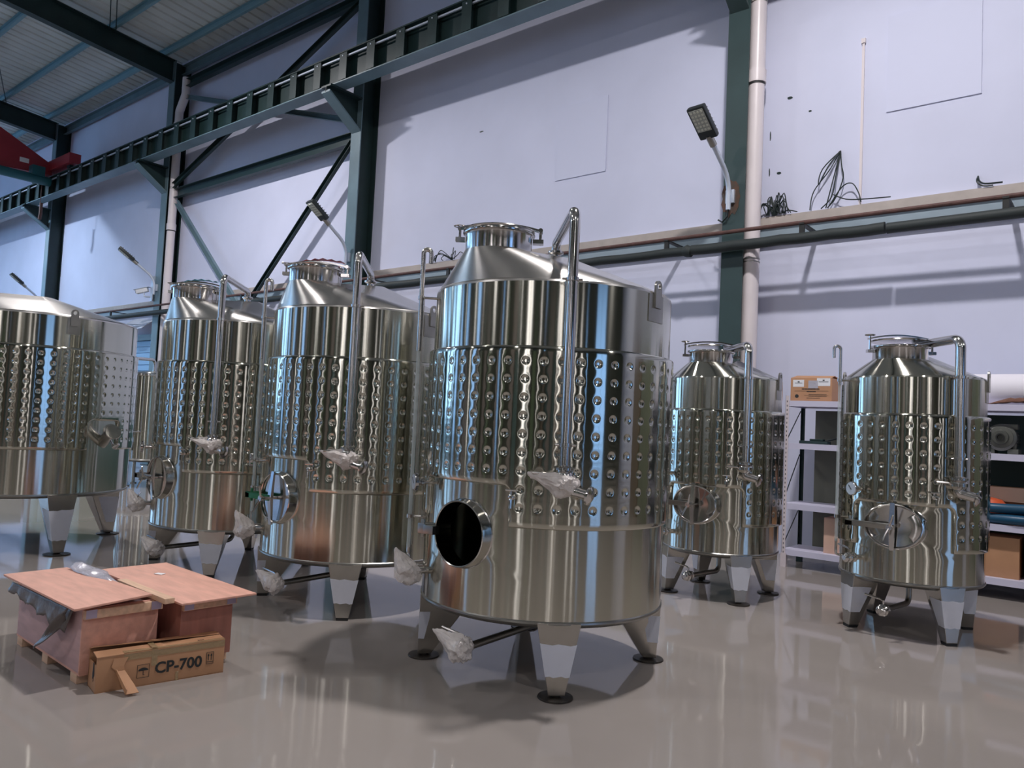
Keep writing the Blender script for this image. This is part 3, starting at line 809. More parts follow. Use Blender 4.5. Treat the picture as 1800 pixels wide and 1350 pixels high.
    for i in range(24):
        t = 2*PI*i/24
        inn.append((0.018*math.cos(t), zt3-0.03+0.018*math.sin(t)))
        y, z = w*math.cos(t), zt3-0.03+w*math.sin(t)
        if math.sin(t) < -0.01:
            f = abs(math.cos(t))
            y = w*math.cos(t)/max(abs(math.cos(t)), abs(math.sin(t))); z = zt3-0.03+(math.sin(t)/max(abs(math.cos(t)), abs(math.sin(t))))*(zt3-0.03-zb3)
        out_.append((y, z))
    for x in (R+0.003, R+0.017):
        for (y, z) in out_: b.v.append((x, y, z))
        for (y, z) in inn: b.v.append((x, y, z))
    o = len(b.v)-96
    for i in range(24):
        j = (i+1) % 24
        b.f += [(o+i, o+j, o+24+j, o+24+i), (o+48+j, o+48+i, o+72+i, o+72+j), (o+i, o+48+i, o+48+j, o+j), (o+24+i, o+24+j, o+72+j, o+72+i)]
        b.m += [0]*4
    c['lug'] = b.mesh('lifting_lug', M['ssdull'])
    # leg (azimuth 0, foot at the origin): tapering box, with film on the lower faces
    H = zb-0.005
    tw, td = (0.125, 0.15) if big else ((0.14, 0.20) if wide else (0.105, 0.13))
    bw, bd_ = (0.042, 0.075) if not wide else (0.046, 0.09)
    def sec(z, g=0.0):
        t = z/H
        w = bw+(tw-bw)*t+g; d = bd_+(td-bd_)*t
        x1 = R+0.004+g; x0 = R-d-(0.20*t*t if big else (0.12*t if not wide else 0.15*t))
        return x0, x1, w, z
    def sec4(z, g=0.0):
        x0, x1, w, z = sec(z, g)
        return [Vector((x1, -w, z)), Vector((x1, w, z)), Vector((x0, w*0.75, z)), Vector((x0, -w*0.75, z))]
    b = MB().hexa(sec4(0.022), sec4(H))
    c['leg'] = b.mesh('leg', M['ss2'], smooth=False, bevel=0.004)
    b = MB()
    f0, f1 = (0.30*H, 0.72*H) if big else ((0.24*H, 0.74*H) if wide else (0.30*H, 0.76*H))
    rnd_ = random.Random(3)
    n = 6
    lo = sec4(f0, 0.0015); hi = sec4(f1, 0.0015)
    lo2 = [v.copy() for v in lo]
    for lof, hif in (((3, 0), (3, 0)), ((0, 1), (0, 1)), ((1, 2), (1, 2))):
        for i in range(n):
            t0, t1 = i/n, (i+1)/n
            A = lo[lof[0]].lerp(lo[lof[1]], t0); B_ = lo[lof[0]].lerp(lo[lof[1]], t1)
            C_ = hi[lof[0]].lerp(hi[lof[1]], t0); D_ = hi[lof[0]].lerp(hi[lof[1]], t1)
            if lof == (3, 0) : A = lo[3].lerp(lo[0], max(t0, 0.35)); B_ = lo[3].lerp(lo[0], max(t1, 0.35)); C_ = hi[3].lerp(hi[0], max(t0, 0.2)); D_ = hi[3].lerp(hi[0], max(t1, 0.2))
            if lof == (1, 2) : A = lo[1].lerp(lo[2], min(t0, 0.65)); B_ = lo[1].lerp(lo[2], min(t1, 0.65)); C_ = hi[1].lerp(hi[2], min(t0, 0.8)); D_ = hi[1].lerp(hi[2], min(t1, 0.8))
            b.add([A, B_, D_, C_], [(0, 1, 2, 3)])
    me = b.mesh('protective_film', M['film'], smooth=False)
    bmx = bmesh.new(); bmx.from_mesh(me)
    for v in bmx.verts:
        if v.co.z > f1-0.002: v.co.z += 0.004*math.sin(v.co.y*60+1)+0.003*math.sin(v.co.y*170)
        else: v.co.z += 0.004*math.sin(v.co.y*90)
    bmesh.ops.solidify(bmx, geom=list(bmx.faces), thickness=0.0012)
    bmx.to_mesh(me); bmx.free()
    c['film'] = me
    b = MB().prof((R-0.035, 0, 0), (R-0.035, 0, 1), [(0.098 if not wide else 0.12, 0), (0.100 if not wide else 0.122, 0.004), (0.098 if not wide else 0.12, 0.010), (0.03, 0.012), (0.03, 0.024), (0, 0.024)], 32)
    c['pad'] = b.mesh('foot_plate', M['padmat'])
    c['stub'] = MB().hexa(sec4(0.0), sec4(0.0215)).mesh('foot_stub', M['dark'], smooth=False)
    # manhole parts in a local frame: +x out of the shell, y sideways
    if not wide:
        rx, rz = c['hole_r']; b = MB(); n = 48
        k0 = [(rx+0.030, rz+0.030, -0.012), (rx+0.012, rz+0.012, 0.004), (rx+0.006, rz+0.006, 0.035), (rx+0.006, rz+0.006, 0.052), (rx+0.001, rz+0.001, 0.056), (rx-0.004, rz-0.004, 0.052), (rx-0.006, rz-0.006, -0.06)]
        vs = []
        for (ax, azz, d) in k0:
            for i in range(n):
                t = 2*PI*i/n; y, z = ax*math.cos(t), azz*math.sin(t)
                # follow the curved shell near the wall
                xx = math.sqrt(max(R*R-y*y, 0))-R
                vs.append((d+xx*(1.0 if d < 0.02 else 0.35), y, z))
        fs = [(j*n+i, j*n+(i+1) % n, (j+1)*n+(i+1) % n, (j+1)*n+i) for j in range(len(k0)-1) for i in range(n)]
        b.add(vs, fs)
        c['ring'] = b.mesh('manhole_ring', M['sstube'])
        b = MB(); vs = []
        k1 = [(rx-0.002, rz-0.002, 0.012), (rx-0.002, rz-0.002, 0.028), (rx*0.93, rz*0.93, 0.034), (rx*0.6, rz*0.6, 0.030), (rx*0.3, rz*0.3, 0.027)]
        for (ax, azz, d) in k1:
            for i in range(n):
                t = 2*PI*i/n; y, z = ax*math.cos(t), azz*math.sin(t)
                vs.append((d+(math.sqrt(max(R*R-y*y, 0))-R)*0.35, y, z))
        fs = [(j*n+i, j*n+(i+1) % n, (j+1)*n+(i+1) % n, (j+1)*n+i) for j in range(len(k1)-1) for i in range(n)]
        fs.append(tuple(4*n+i for i in range(n)))
        b.add(vs, fs)
        c['door'] = b.mesh('manhole_door', M['sstube'])
        b = MB()
        b.hexa([(0.075, -0.016, -rz-0.015), (0.075, 0.016, -rz-0.015), (0.060, 0.016, -rz-0.015), (0.060, -0.016, -rz-0.015)],
               [(0.095, -0.020, 0), (0.095, 0.020, 0), (0.070, 0.020, 0), (0.070, -0.020, 0)])
        b.hexa([(0.095, -0.020, 0), (0.095, 0.020, 0), (0.070, 0.020, 0), (0.070, -0.020, 0)],
               [(0.075, -0.016, rz+0.015), (0.075, 0.016, rz+0.015), (0.060, 0.016, rz+0.015), (0.060, -0.016, rz+0.015)])
        c['cbar'] = b.mesh('clamp_bar', M['sstube'])
        b = MB().cyl((0.03, 0, 0), (0.17, 0, 0), 0.012, 12).cyl((0.15, 0, 0), (0.175, 0, 0), 0.022, 14)
        for s_ in (-1, 1): b.tube([(0.165, 0, 0), (0.185, s_*0.02, s_*0.05), (0.20, s_*0.035, s_*0.10)], [0.008, 0.008, 0.006], 8)
        c['hand'] = b.mesh('hand_wheel', M['sstube'])
        b = MB().box(0.075, 0.10, -rx-0.13, 0.0, -0.022, 0.022).box(0.0, 0.10, -rx-0.13, -rx-0.075, -0.022, 0.022)
        b.cyl((0.06, -rx-0.10, -0.05), (0.06, -rx-0.10, 0.05), 0.011, 12)
        c['arm'] = b.mesh('hinge_arm', M['ssdull'], bevel=0.003)
        b = MB().box(-0.02, 0.075, -rx-0.115, -rx-0.05, -0.03, 0.03).cyl((0.06, -rx-0.085, -0.05), (0.06, -rx-0.085, 0.055), 0.012, 12).box(0.03, 0.085, -rx-0.06, -rx+0.02, -0.025, 0.025)
        c['bracket'] = b.mesh('hinge_bracket', M['ssdull'], bevel=0.003)
        # thermometer (local +x outwards)
        b = MB().cyl((-0.02, 0, 0), (0.06, 0, 0), 0.014, 12).prof((0.05, 0, 0), (1, 0, 0), [(0.014, 0), (0.022, 0.004), (0.022, 0.02), (0.012, 0.024), (0.012, 0.04), (0.046, 0.042), (0.052, 0.046), (0.052, 0.062), (0.049, 0.066)], 28)
        for i in range(24):
            t = 2*PI*i/24
            b.box(-0.0, 0.018, -0.003, 0.003, 0.050, 0.055, 0, Matrix.Translation((0.094, 0, 0)) @ Matrix.Rotation(t, 4, 'X'))
        c['therm'] = b.mesh('thermometer', M['sstube'])
        b = MB().prof((0.114, 0, 0), (1, 0, 0), [(0.047, 0), (0.047, 0.003), (0.0, 0.003)], 28, 0)
        b.box(0.117, 0.119, -0.003, 0.003, -0.01, 0.036, 1, Matrix.Rotation(0.7, 4, 'X'))
        c['dial'] = b.mesh('dial', [M['dial'], M['ink']], smooth=False)
        # sample tap
        b = MB().cyl((-0.02, 0, 0), (0.05, 0, 0), 0.010, 10).prof((0.03, 0, 0), (1, 0, 0), [(0.01, 0), (0.017, 0.004), (0.017, 0.016), (0.01, 0.02), (0.015, 0.024), (0.015, 0.05), (0.008, 0.055)], 14)
        b.tube(fillet([(0.065, 0, 0), (0.085, 0, -0.01), (0.085, 0, -0.06)], 0.012, 4), 0.008, 10).cyl((0.065, 0, 0.01), (0.065, 0, 0.035), 0.006, 8).tube([(0.065, -0.035, 0.036), (0.065, 0.03, 0.036)], 0.006, 8)
        c['tap'] = b.mesh('sample_tap', M['sstube'])
        # racking outlet with butterfly valve
        b = MB().cyl((-0.02, 0, 0), (0.07, 0, 0), 0.021, 16)
        clamp((0.07, 0, 0), (1, 0, 0), 0.021, b)
        b.prof((0.08, 0, 0), (1, 0, 0), [(0.021, 0), (0.036, 0.012), (0.040, 0.02), (0.040, 0.042), (0.036, 0.05), (0.021, 0.06)], 20)
        clamp((0.15, 0, 0), (1, 0, 0), 0.021, b)
        b.cyl((0.11, 0, 0), (0.11, 0, 0.065), 0.008, 10).tube([(0.11, 0, 0.06), (0.11, -0.02, 0.07), (0.10, -0.13, 0.085)], 0.008, 8)
        c['rack'] = b.mesh('racking_valve', M['sstube'])
        # drain: from the middle of the bottom towards the front (local -y)
        yl = -0.76 if big else -0.45
        zd = 0.22 if big else 0.20
        b = MB().tube(fillet([(0, 0, zb-0.08), (0, 0, zd), (0, yl, zd)], 0.06, 6), 0.022, 14)
        c['drain'] = b.mesh('drain_pipe', M['ssdull'])
        b = MB()
        clamp((0, yl, zd), (0, -1, 0), 0.022, b)
        b.prof((0, yl-0.01, zd), (0, yl-1, zd), [(0.022, 0), (0.040, 0.012), (0.046, 0.02), (0.046, 0.045), (0.040, 0.05), (0.022, 0.065)], 20)
        clamp((0, yl-0.08, zd), (0, -1, 0), 0.022, b)
        b.cyl((0, yl-0.04, zd), (0, yl-0.04, zd+0.075), 0.008, 10).tube([(0, yl-0.04, zd+0.07), (-0.02, yl-0.04, zd+0.08), (-0.14, yl-0.05, zd+0.10)], 0.008, 8)
        c['dvalve'] = b.mesh('drain_valve', M['sstube'])
        c['drain_p'] = Vector((0, yl-0.05, zd))
    CACHE[key] = c
    return c

M['ss2'] = mat('leg_stainless', (0.55, 0.53, 0.49), 0.22, 1.0, noise_amt=0.1, noise_scale=12)

def place(name, me, parent, R, az, z):
    """hang a mesh whose +x points out of the shell at azimuth az"""
    return link(name, me, parent, pol(R, az, z), (0, 0, math.radians(az)))

def make_tank(key, label, x, y, door='closed', film=None, legs=(-45, 45, 135, 225), lidfilm=None, vent=True, rz=0.0, gauge=True, pads=True):
    c = tank_meshes(key); R = c['R']
    t = thing('wine_tank', label, 'tank', (x, y, 0), rz, 'wine tanks')
    link('shell', c['shell'], t); link('cooling_jacket', c['jacket'], t); link('bottom_head', c['bottom_head'], t)
    link('cone_top', c['cone'], t)
    nk = (*c['nk'], 0)
    link('manway_neck', c['neck'], t, nk)
    lid = link('manway_lid', c['lid'], t, nk)
    lr = math.radians(37)
    for k, nm in (('strap', 'lid_strap'), ('wing', 'wing_nut'), ('hinge', 'lid_hinge')):
        link(nm, c[k], lid, None, (0, 0, lr))
    if lidfilm:
        b = MB(); n = 10
        vs = [(0.19*(2*i/n-1)*0.9+0.06, 0.03*s+0.01*math.sin(i), c['lid_z']+0.055+0.02*(1-(2*i/n-1)**2)+0.006*math.sin(3*i+s)) for s in (-1, 1) for i in range(n+1)]
        b.add(vs, [(i, i+1, n+2+i, n+1+i) for i in range(n)])
        v2 = [(a, q, w-0.006) for a, q, w in vs]
        b.add(v2, [(n+1+i, n+2+i, i+1, i) for i in range(n)])
        link('strap_film', b.mesh('strap_film', lidfilm), lid, None, (0, 0, lr))
    if vent:
        v = link('vent_pipe', c['vent'], t); link('vent_valve', c['vent_valve'], v)
        for m_ in c['vent_clamps']: link('pipe_clamp', m_, v)
    if key != 'wide' and gauge:
        g = link('level_gauge', c['gauge'], t); link('sight_tube', c['gauge_tube'], g); link('gauge_scale', c['gauge_scale'], g); link('gauge_elbow', c['gauge_foot'], g)
        for m_ in c['gauge_arms']: link('stand_off', m_, g)
    for a in (0, 180): link('lifting_lug', c['lug'], t, None, (0, 0, math.radians(a)))
    for a in legs:
        l = link('leg', c['leg'], t, None, (0, 0, math.radians(a)))
        link('protective_film', c['film'], l)
        if pads: link('foot_plate', c['pad'], l)
        else: link('foot_stub', c['stub'], l)
    if key != 'wide':
        ha, hz = c['hole_az'], c['hole_z']
        place('manhole_ring', c['ring'], t, R, ha, hz)
        if door == 'closed':
            d = place('manhole_door', c['door'], t, R, ha, hz)
            link('clamp_bar', c['cbar'], d); link('hand_wheel', c['hand'], d)
            a = link('hinge_arm', c['arm'], d)
            if film:
                a.data = a.data.copy(); a.data.materials[0] = film; a['label'] = 'hinge arm still in green protective film'
        else:
            place('hinge_bracket', c['bracket'], t, R, ha, hz)
        th = place('thermometer', c['therm'], t, R, -119, 1.12); link('dial', c['dial'], th)
        place('sample_tap', c['tap'], t, R, -66 if key == 'big' else -62, 1.10)
        place('racking_valve', c['rack'], t, R, -119, 0.58)
        d = link('drain_pipe', c['drain'], t, None, (0, 0, math.radians(4 if key == 'big' else -9)))
        link('drain_valve', c['dvalve'], d)
    return t

tank_d = make_tank('big', 'nearest large steel tank in front, its round manhole open and black inside', -3.03, 4.08, door='open')
tank_c = make_tank('big', 'second large steel tank, green film on its manhole arm, red film on its lid', -5.09, 4.24, film=M['green'], lidfilm=M['redfilm'], pads=False)
tank_b = make_tank('big', 'third large steel tank behind the wooden crates, cyan film on its lid', -7.02, 4.27, lidfilm=M['cyanfilm'], gauge=False, pads=False)
tank_f = make_tank('small', 'small steel tank furthest right, oval manhole closed, beside the blue hose shelf', -1.47, 7.02, pads=False)
tank_e = make_tank('small', 'small steel tank just right of the nearest large tank, oval manhole closed', -3.12, 7.03)

def wide_tank():
    t = make_tank('wide', 'very wide steel tank cut off by the left edge of the photo', -9.27, 3.13, legs=(1, 96, 186, 276), vent=False)
    c = tank_meshes('wide'); R = c['R']
    az, z = 24.5, 1.10
    b = MB()
    P = pol(R-0.03, az, z); d = (pol(1, az-28, 0)+Vector((0, 0, 0.55))).normalized()
    P2 = P+d*0.27
    b.tube([P, P2], 0.055, 20)
    b.prof(P2, P2+d, [(0.055, 0), (0.08, 0.004), (0.08, 0.02), (0.05, 0.022), (0.045, -0.03)], 24)
    link('side_nozzle', b.mesh('side_nozzle', M['sstube']), t)
    b = MB().prof(P2+d*0.03+Vector((0.02, 0, -0.02)), P2+d*1.03+Vector((0.02, 0, -0.02)), [(0.0, 0), (0.075, 0), (0.08, 0.01), (0.075, 0.02), (0, 0.024)], 20)
    b.cyl(P2+Vector((0, 0, -0.09)), P2+Vector((0.05, 0.02, -0.16)), 0.012, 10).cyl(P2+Vector((0.05, 0.02, -0.15)), P2+Vector((0.11, 0.04, -0.12)), 0.03, 14, 0, 0.012)
    link('nozzle_clamp', b.mesh('nozzle_clamp', M['sstube']), t)
    # small plate round the nozzle
    return t
wide_tank()

def back_tank():
    t = thing('wine_tank', 'plain slim steel tank far behind, seen between the two left tanks', 'tank', (-14.9, 7.2, 0), 0, 'wine tanks')
    R = 0.62
    link('shell', MB().lathe([(R, 0.52), (R, 2.12), (R-0.02, 2.15), (0.2, 2.20), (0, 2.20)], 48).mesh('shell', M['ss']), t)
    link('rim', MB().lathe([(R, 2.08), (R+0.03, 2.09), (R+0.03, 2.13), (R, 2.14)], 48, cap=False).mesh('rim', M['sstube']), t)
    link('bottom_head', MB().lathe([(0, 0.45), (R-0.05, 0.47), (R+0.01, 0.50), (R, 0.53)], 48).mesh('bottom_head', M['ssdull']), t)
    p = fillet([(0.1, -0.1, 2.14), (0.1, -0.1, 2.42), pol(R+0.08, -62, 2.40), pol(R+0.08, -62, 1.05)], 0.08, 5)
    v = link('vent_pipe', MB().tube(p, 0.03, 12).mesh('vent_pipe', M['sstube'], angle=60), t)
    b = MB().prof(pol(R+0.08, -62, 1.05), pol(R+0.08, -62, 0.05), [(0.03, 0), (0.055, 0.01), (0.055, 0.05), (0.03, 0.06), (0.04, 0.09), (0.03, 0.12)], 14).tube([pol(R+0.08, -62, 1.02), pol(R+0.2, -40, 1.05)], 0.012, 8)
    b.tube([pol(R-0.02, -62, 0.80), pol(R+0.12, -62, 0.80)], 0.02, 8).cyl(pol(R+0.1, -62, 0.68), pol(R+0.1, -62, 0.84), 0.025, 10)
    link('vent_valve', b.mesh('vent_valve', M['sstube']), v)
    for a in (-80, 10, 100, 190):
        link('leg', MB().cyl(pol(R-0.12, a, 0.02), pol(R-0.12, a, 0.5), 0.035, 14).cyl(pol(R-0.12, a, 0.0), pol(R-0.12, a, 0.02), 0.07, 16).mesh('leg', M['ss2']), t)
    b = MB()
    d0 = pol(R, -105, 1.05)
    for r_, dd in ((0.23, 0.0), (0.2, 0.05)):
        b.prof(d0+pol(dd, -105, 0), d0+pol(1+dd, -105, 0), [(r_, 0), (r_, 0.03), (r_-0.03, 0.045), (0, 0.05)], 28)
    b.cyl(d0, d0+pol(0.16, -105, 0), 0.02, 10).tube([d0+pol(0.15, -105, -0.15), d0+pol(0.15, -105, 0.15)], 0.012, 8)
    link('manhole_door', b.mesh('manhole_door', M['sstube']), t)
    for a in (20, 150): link('lifting_lug', MB().cyl(pol(R-0.1, a, 2.12), pol(R-0.1, a, 2.22), 0.03, 10).mesh('lifting_lug', M['ssdull']), t)
back_tank()

# crumpled plastic bags tied over valves
def bag(lb, loc, tank, size, tip, seed, rz=0.0, flat=1.0):
    r_ = random.Random(seed)
    bm = bmesh.new()
    bmesh.ops.create_icosphere(bm, subdivisions=4, radius=1.0)
    sx, sy, sz = size; tip = Vector(tip); tl = tip.length; tn = tip/tl
    off = Vector((r_.random()*9, r_.random()*9, r_.random()*9))
    for v in bm.verts:
        n = v.co.normalized()
        f = 0.95+0.25*(noise.noise(n*1.8+off))+0.16*abs(noise.noise(n*4.0+off))-0.16*abs(noise.noise(n*8+off))-0.06*abs(noise.noise(n*16+off))
        p = Vector((n.x*sx, n.y*sy, n.z*sz))*f
        w = max(0.0, n.dot(tn)-0.35)/0.65
        side = n-tn*n.dot(tn)
        p = p*(1-w*0.55)+tn*tl*w**1.3+Vector((0, 0, 0.012*noise.noise(n*5+off)))
        v.co = p
    me = bpy.data.meshes.new('plastic_bag'); bm.to_mesh(me); bm.free()
    me.materials.append(M['bag'])
    me.polygons.foreach_set('use_smooth', [True]*len(me.polygons)); me.set_sharp_from_angle(angle=math.radians(40))
    o = link('plastic_bag', me, None, loc, (0, 0, rz))
    return tag(o, lb, 'bag', 'plastic bags over the valves')
cb = tank_meshes('big')
def wpos(tank, p): return Vector(tank.location)+Vector(p)
vp = cb['vent_valve_p']
rk = pol(cb['R']+0.12, -119, 0.58)
dr = cb['drain_p']; dr = Vector((dr.x*math.cos(0.07)-dr.y*math.sin(0.07), dr.x*math.sin(0.07)+dr.y*math.cos(0.07), dr.z))
NM = ((tank_d, 'the nearest large tank'), (tank_c, 'the second large tank'), (tank_b, 'the large tank behind the crates'))
for i, (tk, nm) in enumerate(NM):
    bag('white plastic bag over the vent pipe valve of '+nm, wpos(tk, vp+Vector((0, 0, -0.005))), tk, (0.082, 0.082, 0.075), (-0.17, -0.02, 0.045), 11+i, 0.55)
    bag('plastic bag over the low side outlet of '+nm, wpos(tk, rk+Vector((0, 0, -0.01))), tk, (0.085, 0.075, 0.075), (-0.07, 0.0, 0.115), 21+i, 0.6)
    bag('plastic bag over the drain valve under '+nm, wpos(tk, dr), tk, (0.075, 0.085, 0.075), (-0.145, 0.02, 0.075), 31+i, 0.5)

# ------------------------------------------------------------------ hall lamps (high up, above the frame)
def hall_lamp(x, y, f):
    z = roof_z(y)-2.1
    t = thing('high_bay_lamp', 'round high bay lamp hanging from the roof above the tanks', 'ceiling lamp', (x, y, z), 0, 'high bay lamps')
    link('shade', MB().lathe([(0.07, 0.30), (0.10, 0.26), (0.26, 0.02), (0.27, 0.0), (0.255, 0.0), (0.09, 0.24), (0.0, 0.25)], 28, cap=False).mesh('shade', M['lampfin']), t)
    link('glow_disc', MB().lathe([(0.0, 0.03), (0.24, 0.03), (0.24, 0.035), (0.0, 0.035)], 24, cap=False).mesh('glow_disc', M['lampglow']), t)
    link('hanger', MB().cyl((0, 0, 0.28), (0, 0, 2.07), 0.012, 8).mesh('hanger', M['dark']), t)
    ld = bpy.data.lights.new('lamp_light', 'AREA'); ld.shape = 'DISK'; ld.size = 0.40; ld.spread = math.radians(178)
    ld.energy = LAMP_W*f; ld.color = LAMP_COL if x > -20 else (0.74, 0.92, 1.15)
    lo = bpy.data.objects.new('lamp_light', ld); COL.objects.link(lo); lo.parent = t; lo.location = (0, 0, 0.0)
for y, f, xs in ((5.2, 0.55, (11.0,)), (5.2, 0.95, (-2.0, -15.0, -28.0, -41.0)), (5.21, 0.16, (-8.5,)), (-3.5, 0.42, (4.5, -8.5, -21.5, -34.5)), (-9.5, 0.2, (11, -2.0, -15.0, -28.0))):  # weak lone lamp added to brighten the middle of the wall
    for x in xs: hall_lamp(x, y, f)

# ------------------------------------------------------------------ street style wall lamps on the columns
def wall_lamp(x, z, lb, tilt=0.0):
    t = thing('wall_lamp', lb, 'lamp', (x, 9.56, z), 0, 'wall lamps on the columns')
    b = MB().box(-0.06, 0.06, -0.045, 0.0, -0.06, 0.12)
    link('mount', b.mesh('mount', M['galv'], bevel=0.006), t)
    pts = fillet([(0.0, -0.075, -0.16), (0.0, -0.075, 0.26), (-0.05+tilt, -0.52, 0.62)], 0.5, 10)
    link('arm', MB().tube(pts, 0.033, 14).mesh('arm', M['galv']), t)
    e = Vector(pts[-1]); d = (Vector(pts[-1])-Vector(pts[-2])).normalized()
    q = d.to_track_quat('Y', 'Z').to_matrix().to_4x4(); q.translation = e
    hd = MB().box(-0.125, 0.125, 0.07, 0.53, -0.035, 0.045, 0)
    head = link('head', hd.mesh('head', M['lampgrey'], bevel=0.022), t); head.matrix_local = q
    link('socket', MB().cyl((0, -0.05, 0), (0, 0.10, 0.0), 0.048, 14).mesh('socket', M['ssdull']), head)
    fn = MB()
    for i in range(7): fn.box(-0.11, 0.11, 0.12+i*0.055, 0.132+i*0.055, 0.04, 0.07)
    link('cooling_fins', fn.mesh('cooling_fins', M['lampfin'], smooth=False), head)
    lens = link('lens', MB().box(-0.098, 0.098, 0.19, 0.50, -0.042, -0.034).mesh('lens', M['lens'], bevel=0.003), head)
    led = MB()
    for i in range(6):
        for j in range(4): led.prof((-0.07+j*0.047, 0.22+i*0.05, -0.041), (-0.07+j*0.047, 0.22+i*0.05, -0.06), [(0.017, 0), (0.015, 0.006), (0, 0.009)], 8)
    link('led_cells', led.mesh('led_cells', M['lens2']), lens)
    c = MB().tube([(0.0, -0.075, -0.16), (-0.02, -0.06, -0.24), (-0.10, -0.03, -0.30), (-0.16, -0.02, -0.26)], 0.012, 8)
    link('cord', c.mesh('cord', M['cable']), t)
    return t
M['lens2'] = mat('led_cells', (0.62, 0.62, 0.52), 0.2)
wall_lamp(-4.24, 4.62, 'LED wall lamp with curved arm on the right column, pale square of LED cells showing')
wall_lamp(-12.2, 4.62, 'LED wall lamp with curved arm on the middle column, above the second tank')
wall_lamp(-20.12, 4.62, 'LED wall lamp with curved arm beside the second downpipe', -0.1)
wall_lamp(-28.02, 4.62, 'LED wall lamp at the far left, only its tip above the wide tank')
# rust stain patch plate behind the nearest lamp
b = MB(); pts = [(-0.12+0.02*math.sin(5*a), 0) for a in range(3)]
ring = [(0.13*math.cos(a*PI/9)*(1+0.12*math.sin(4*a)), 0.24*math.sin(a*PI/9)*(1+0.15*math.sin(3*a))+0.02) for a in range(18)]
b.hexa([(p, -0.003, q) for p, q in ring], [(p, 0.0, q) for p, q in ring])
M['rustpatch'] = mat('rust_patch', (0.13, 0.055, 0.03), 0.8, col2=(0.045, 0.05, 0.045), noise_scale=9)
for o in COL.objects:
    if o.name == 'steel_column': link('rust_patch', b.mesh('rust_patch', M['rustpatch'], smooth=False), o, (-0.04, -0.2205, 4.62))

# CCTV camera
t = thing('security_camera', 'small white security camera on the second column from the left', 'camera', (-20.38, 9.5, 4.62))
b = MB().box(-0.055, 0.055, -0.36, -0.05, -0.05, 0.06); b2 = MB().box(-0.07, 0.07, -0.41, 0.0, 0.06, 0.075)
q = Matrix.Rotation(-0.9, 4, 'Z') @ Matrix.Rotation(0.25, 4, 'X')
link('housing', b.mesh('housing', M['paper'], bevel=0.015), t).matrix_local = q
link('sunshield', b2.mesh('sunshield', M['galv'], bevel=0.004), t).matrix_local = q
link('camera_bracket', MB().tube(fillet([(-0.1, -0.1, -0.05), (-0.1, -0.1, -0.2), (0.10, 0.06, -0.2)], 0.05, 4), 0.02, 10).box(0.04, 0.14, 0.0, 0.06, -0.32, 0.35).mesh('camera_bracket', M['galv'], angle=30), t)
link('lens', MB().cyl((0, -0.375, 0), (0, -0.355, 0), 0.04, 16).mesh('lens', M['ink']), t).matrix_local = q

# loose cables on the ledge
def cables(lb, x, z, seed, n, spread, height, hang=0.0):
    r_ = random.Random(seed); t = thing('cable_bundle', lb, 'cable', (x, 9.92, z))
    for i in range(n):
        a = r_.uniform(-1, 1); pts = [(r_.uniform(-.03, .03), 0.0, 0.01)]
        h = height*r_.uniform(0.4, 1.0); w = spread*a
        pts += [(w*0.5, -0.03*r_.random(), h*0.7), (w*0.9, -0.05*r_.random(), h), (w*1.2, -0.04, h*r_.uniform(0.3, 0.8)), (w*1.3+r_.uniform(-.05, .05), -0.02, 0.012-hang*r_.random())]
        sm = []
        P = [Vector(p) for p in pts]
        for k in range(len(P)-1):
            p0, p1, p2, p3 = P[max(k-1, 0)], P[k], P[k+1], P[min(k+2, len(P)-1)]
            for s in range(4):
                u = s/4
                sm.append(0.5*((2*p1)+(-p0+p2)*u+(2*p0-5*p1+4*p2-p3)*u*u+(-p0+3*p1-3*p2+p3)*u**3))
        sm.append(P[-1])
        link('cable', MB().tube(sm, 0.007, 6).mesh('cable', M['cable']), t)
    return t
cables('dense tangle of black cables on the ledge right of the downpipe', -3.78, 4.42, 5, 22, 0.16, 0.30)
cables('small tangle of black cables on the ledge left of the nearest tank', -9.7, 4.42, 8, 9, 0.35, 0.24, 0.02)
t = thing('cable_bundle', 'loose black cables hanging from a hole in the wall down to the ledge', 'cable', (-2.98, 9.97, 5.17))
def hang(pts, r=0.0075):
    P = [Vector(p) for p in pts]; sm = []
    for k in range(len(P)-1):
        p0, p1, p2, p3 = P[max(k-1, 0)], P[k], P[k+1], P[min(k+2, len(P)-1)]
        for s in range(5):
            u = s/5
            sm.append(0.5*((2*p1)+(-p0+p2)*u+(2*p0-5*p1+4*p2-p3)*u*u+(-p0+3*p1-3*p2+p3)*u**3))
    sm.append(P[-1])
    return MB().tube(sm, r, 6).mesh('cable', M['cable'])
for pts in ([(0, 0.02, 0), (-0.12, -0.03, -0.25), (-0.30, -0.05, -0.5), (-0.34, -0.06, -0.74)],
            [(0, 0.02, 0), (-0.05, -0.03, -0.3), (-0.1, -0.05, -0.55), (-0.14, -0.06, -0.74)],
            [(0, 0.02, 0), (-0.03, -0.03, -0.3), (-0.07, -0.06, -0.6), (-0.2, -0.06, -0.74)],
            [(0, 0.02, 0), (0.03, -0.03, -0.2), (0.06, -0.05, -0.38), (-0.02, -0.06, -0.62), (-0.12, -0.06, -0.74)],
            [(0, 0.02, 0), (-0.2, -0.04, -0.22), (-0.24, -0.05, -0.42), (-0.12, -0.06, -0.2), (0, -0.02, -0.02)],
            [(-0.1, -0.06, -0.72), (0.05, -0.06, -0.5), (0.17, -0.06, -0.47), (0.25, -0.06, -0.6), (0.28, -0.06, -0.72)],
            [(-0.05, -0.06, -0.58), (0.1, -0.06, -0.66), (0.3, -0.06, -0.69), (0.62, -0.06, -0.71)],
            [(-0.7, -0.06, -0.73), (-0.62, -0.06, -0.70), (-0.5, -0.06, -0.735)]):
    link('cable', hang(pts), t)
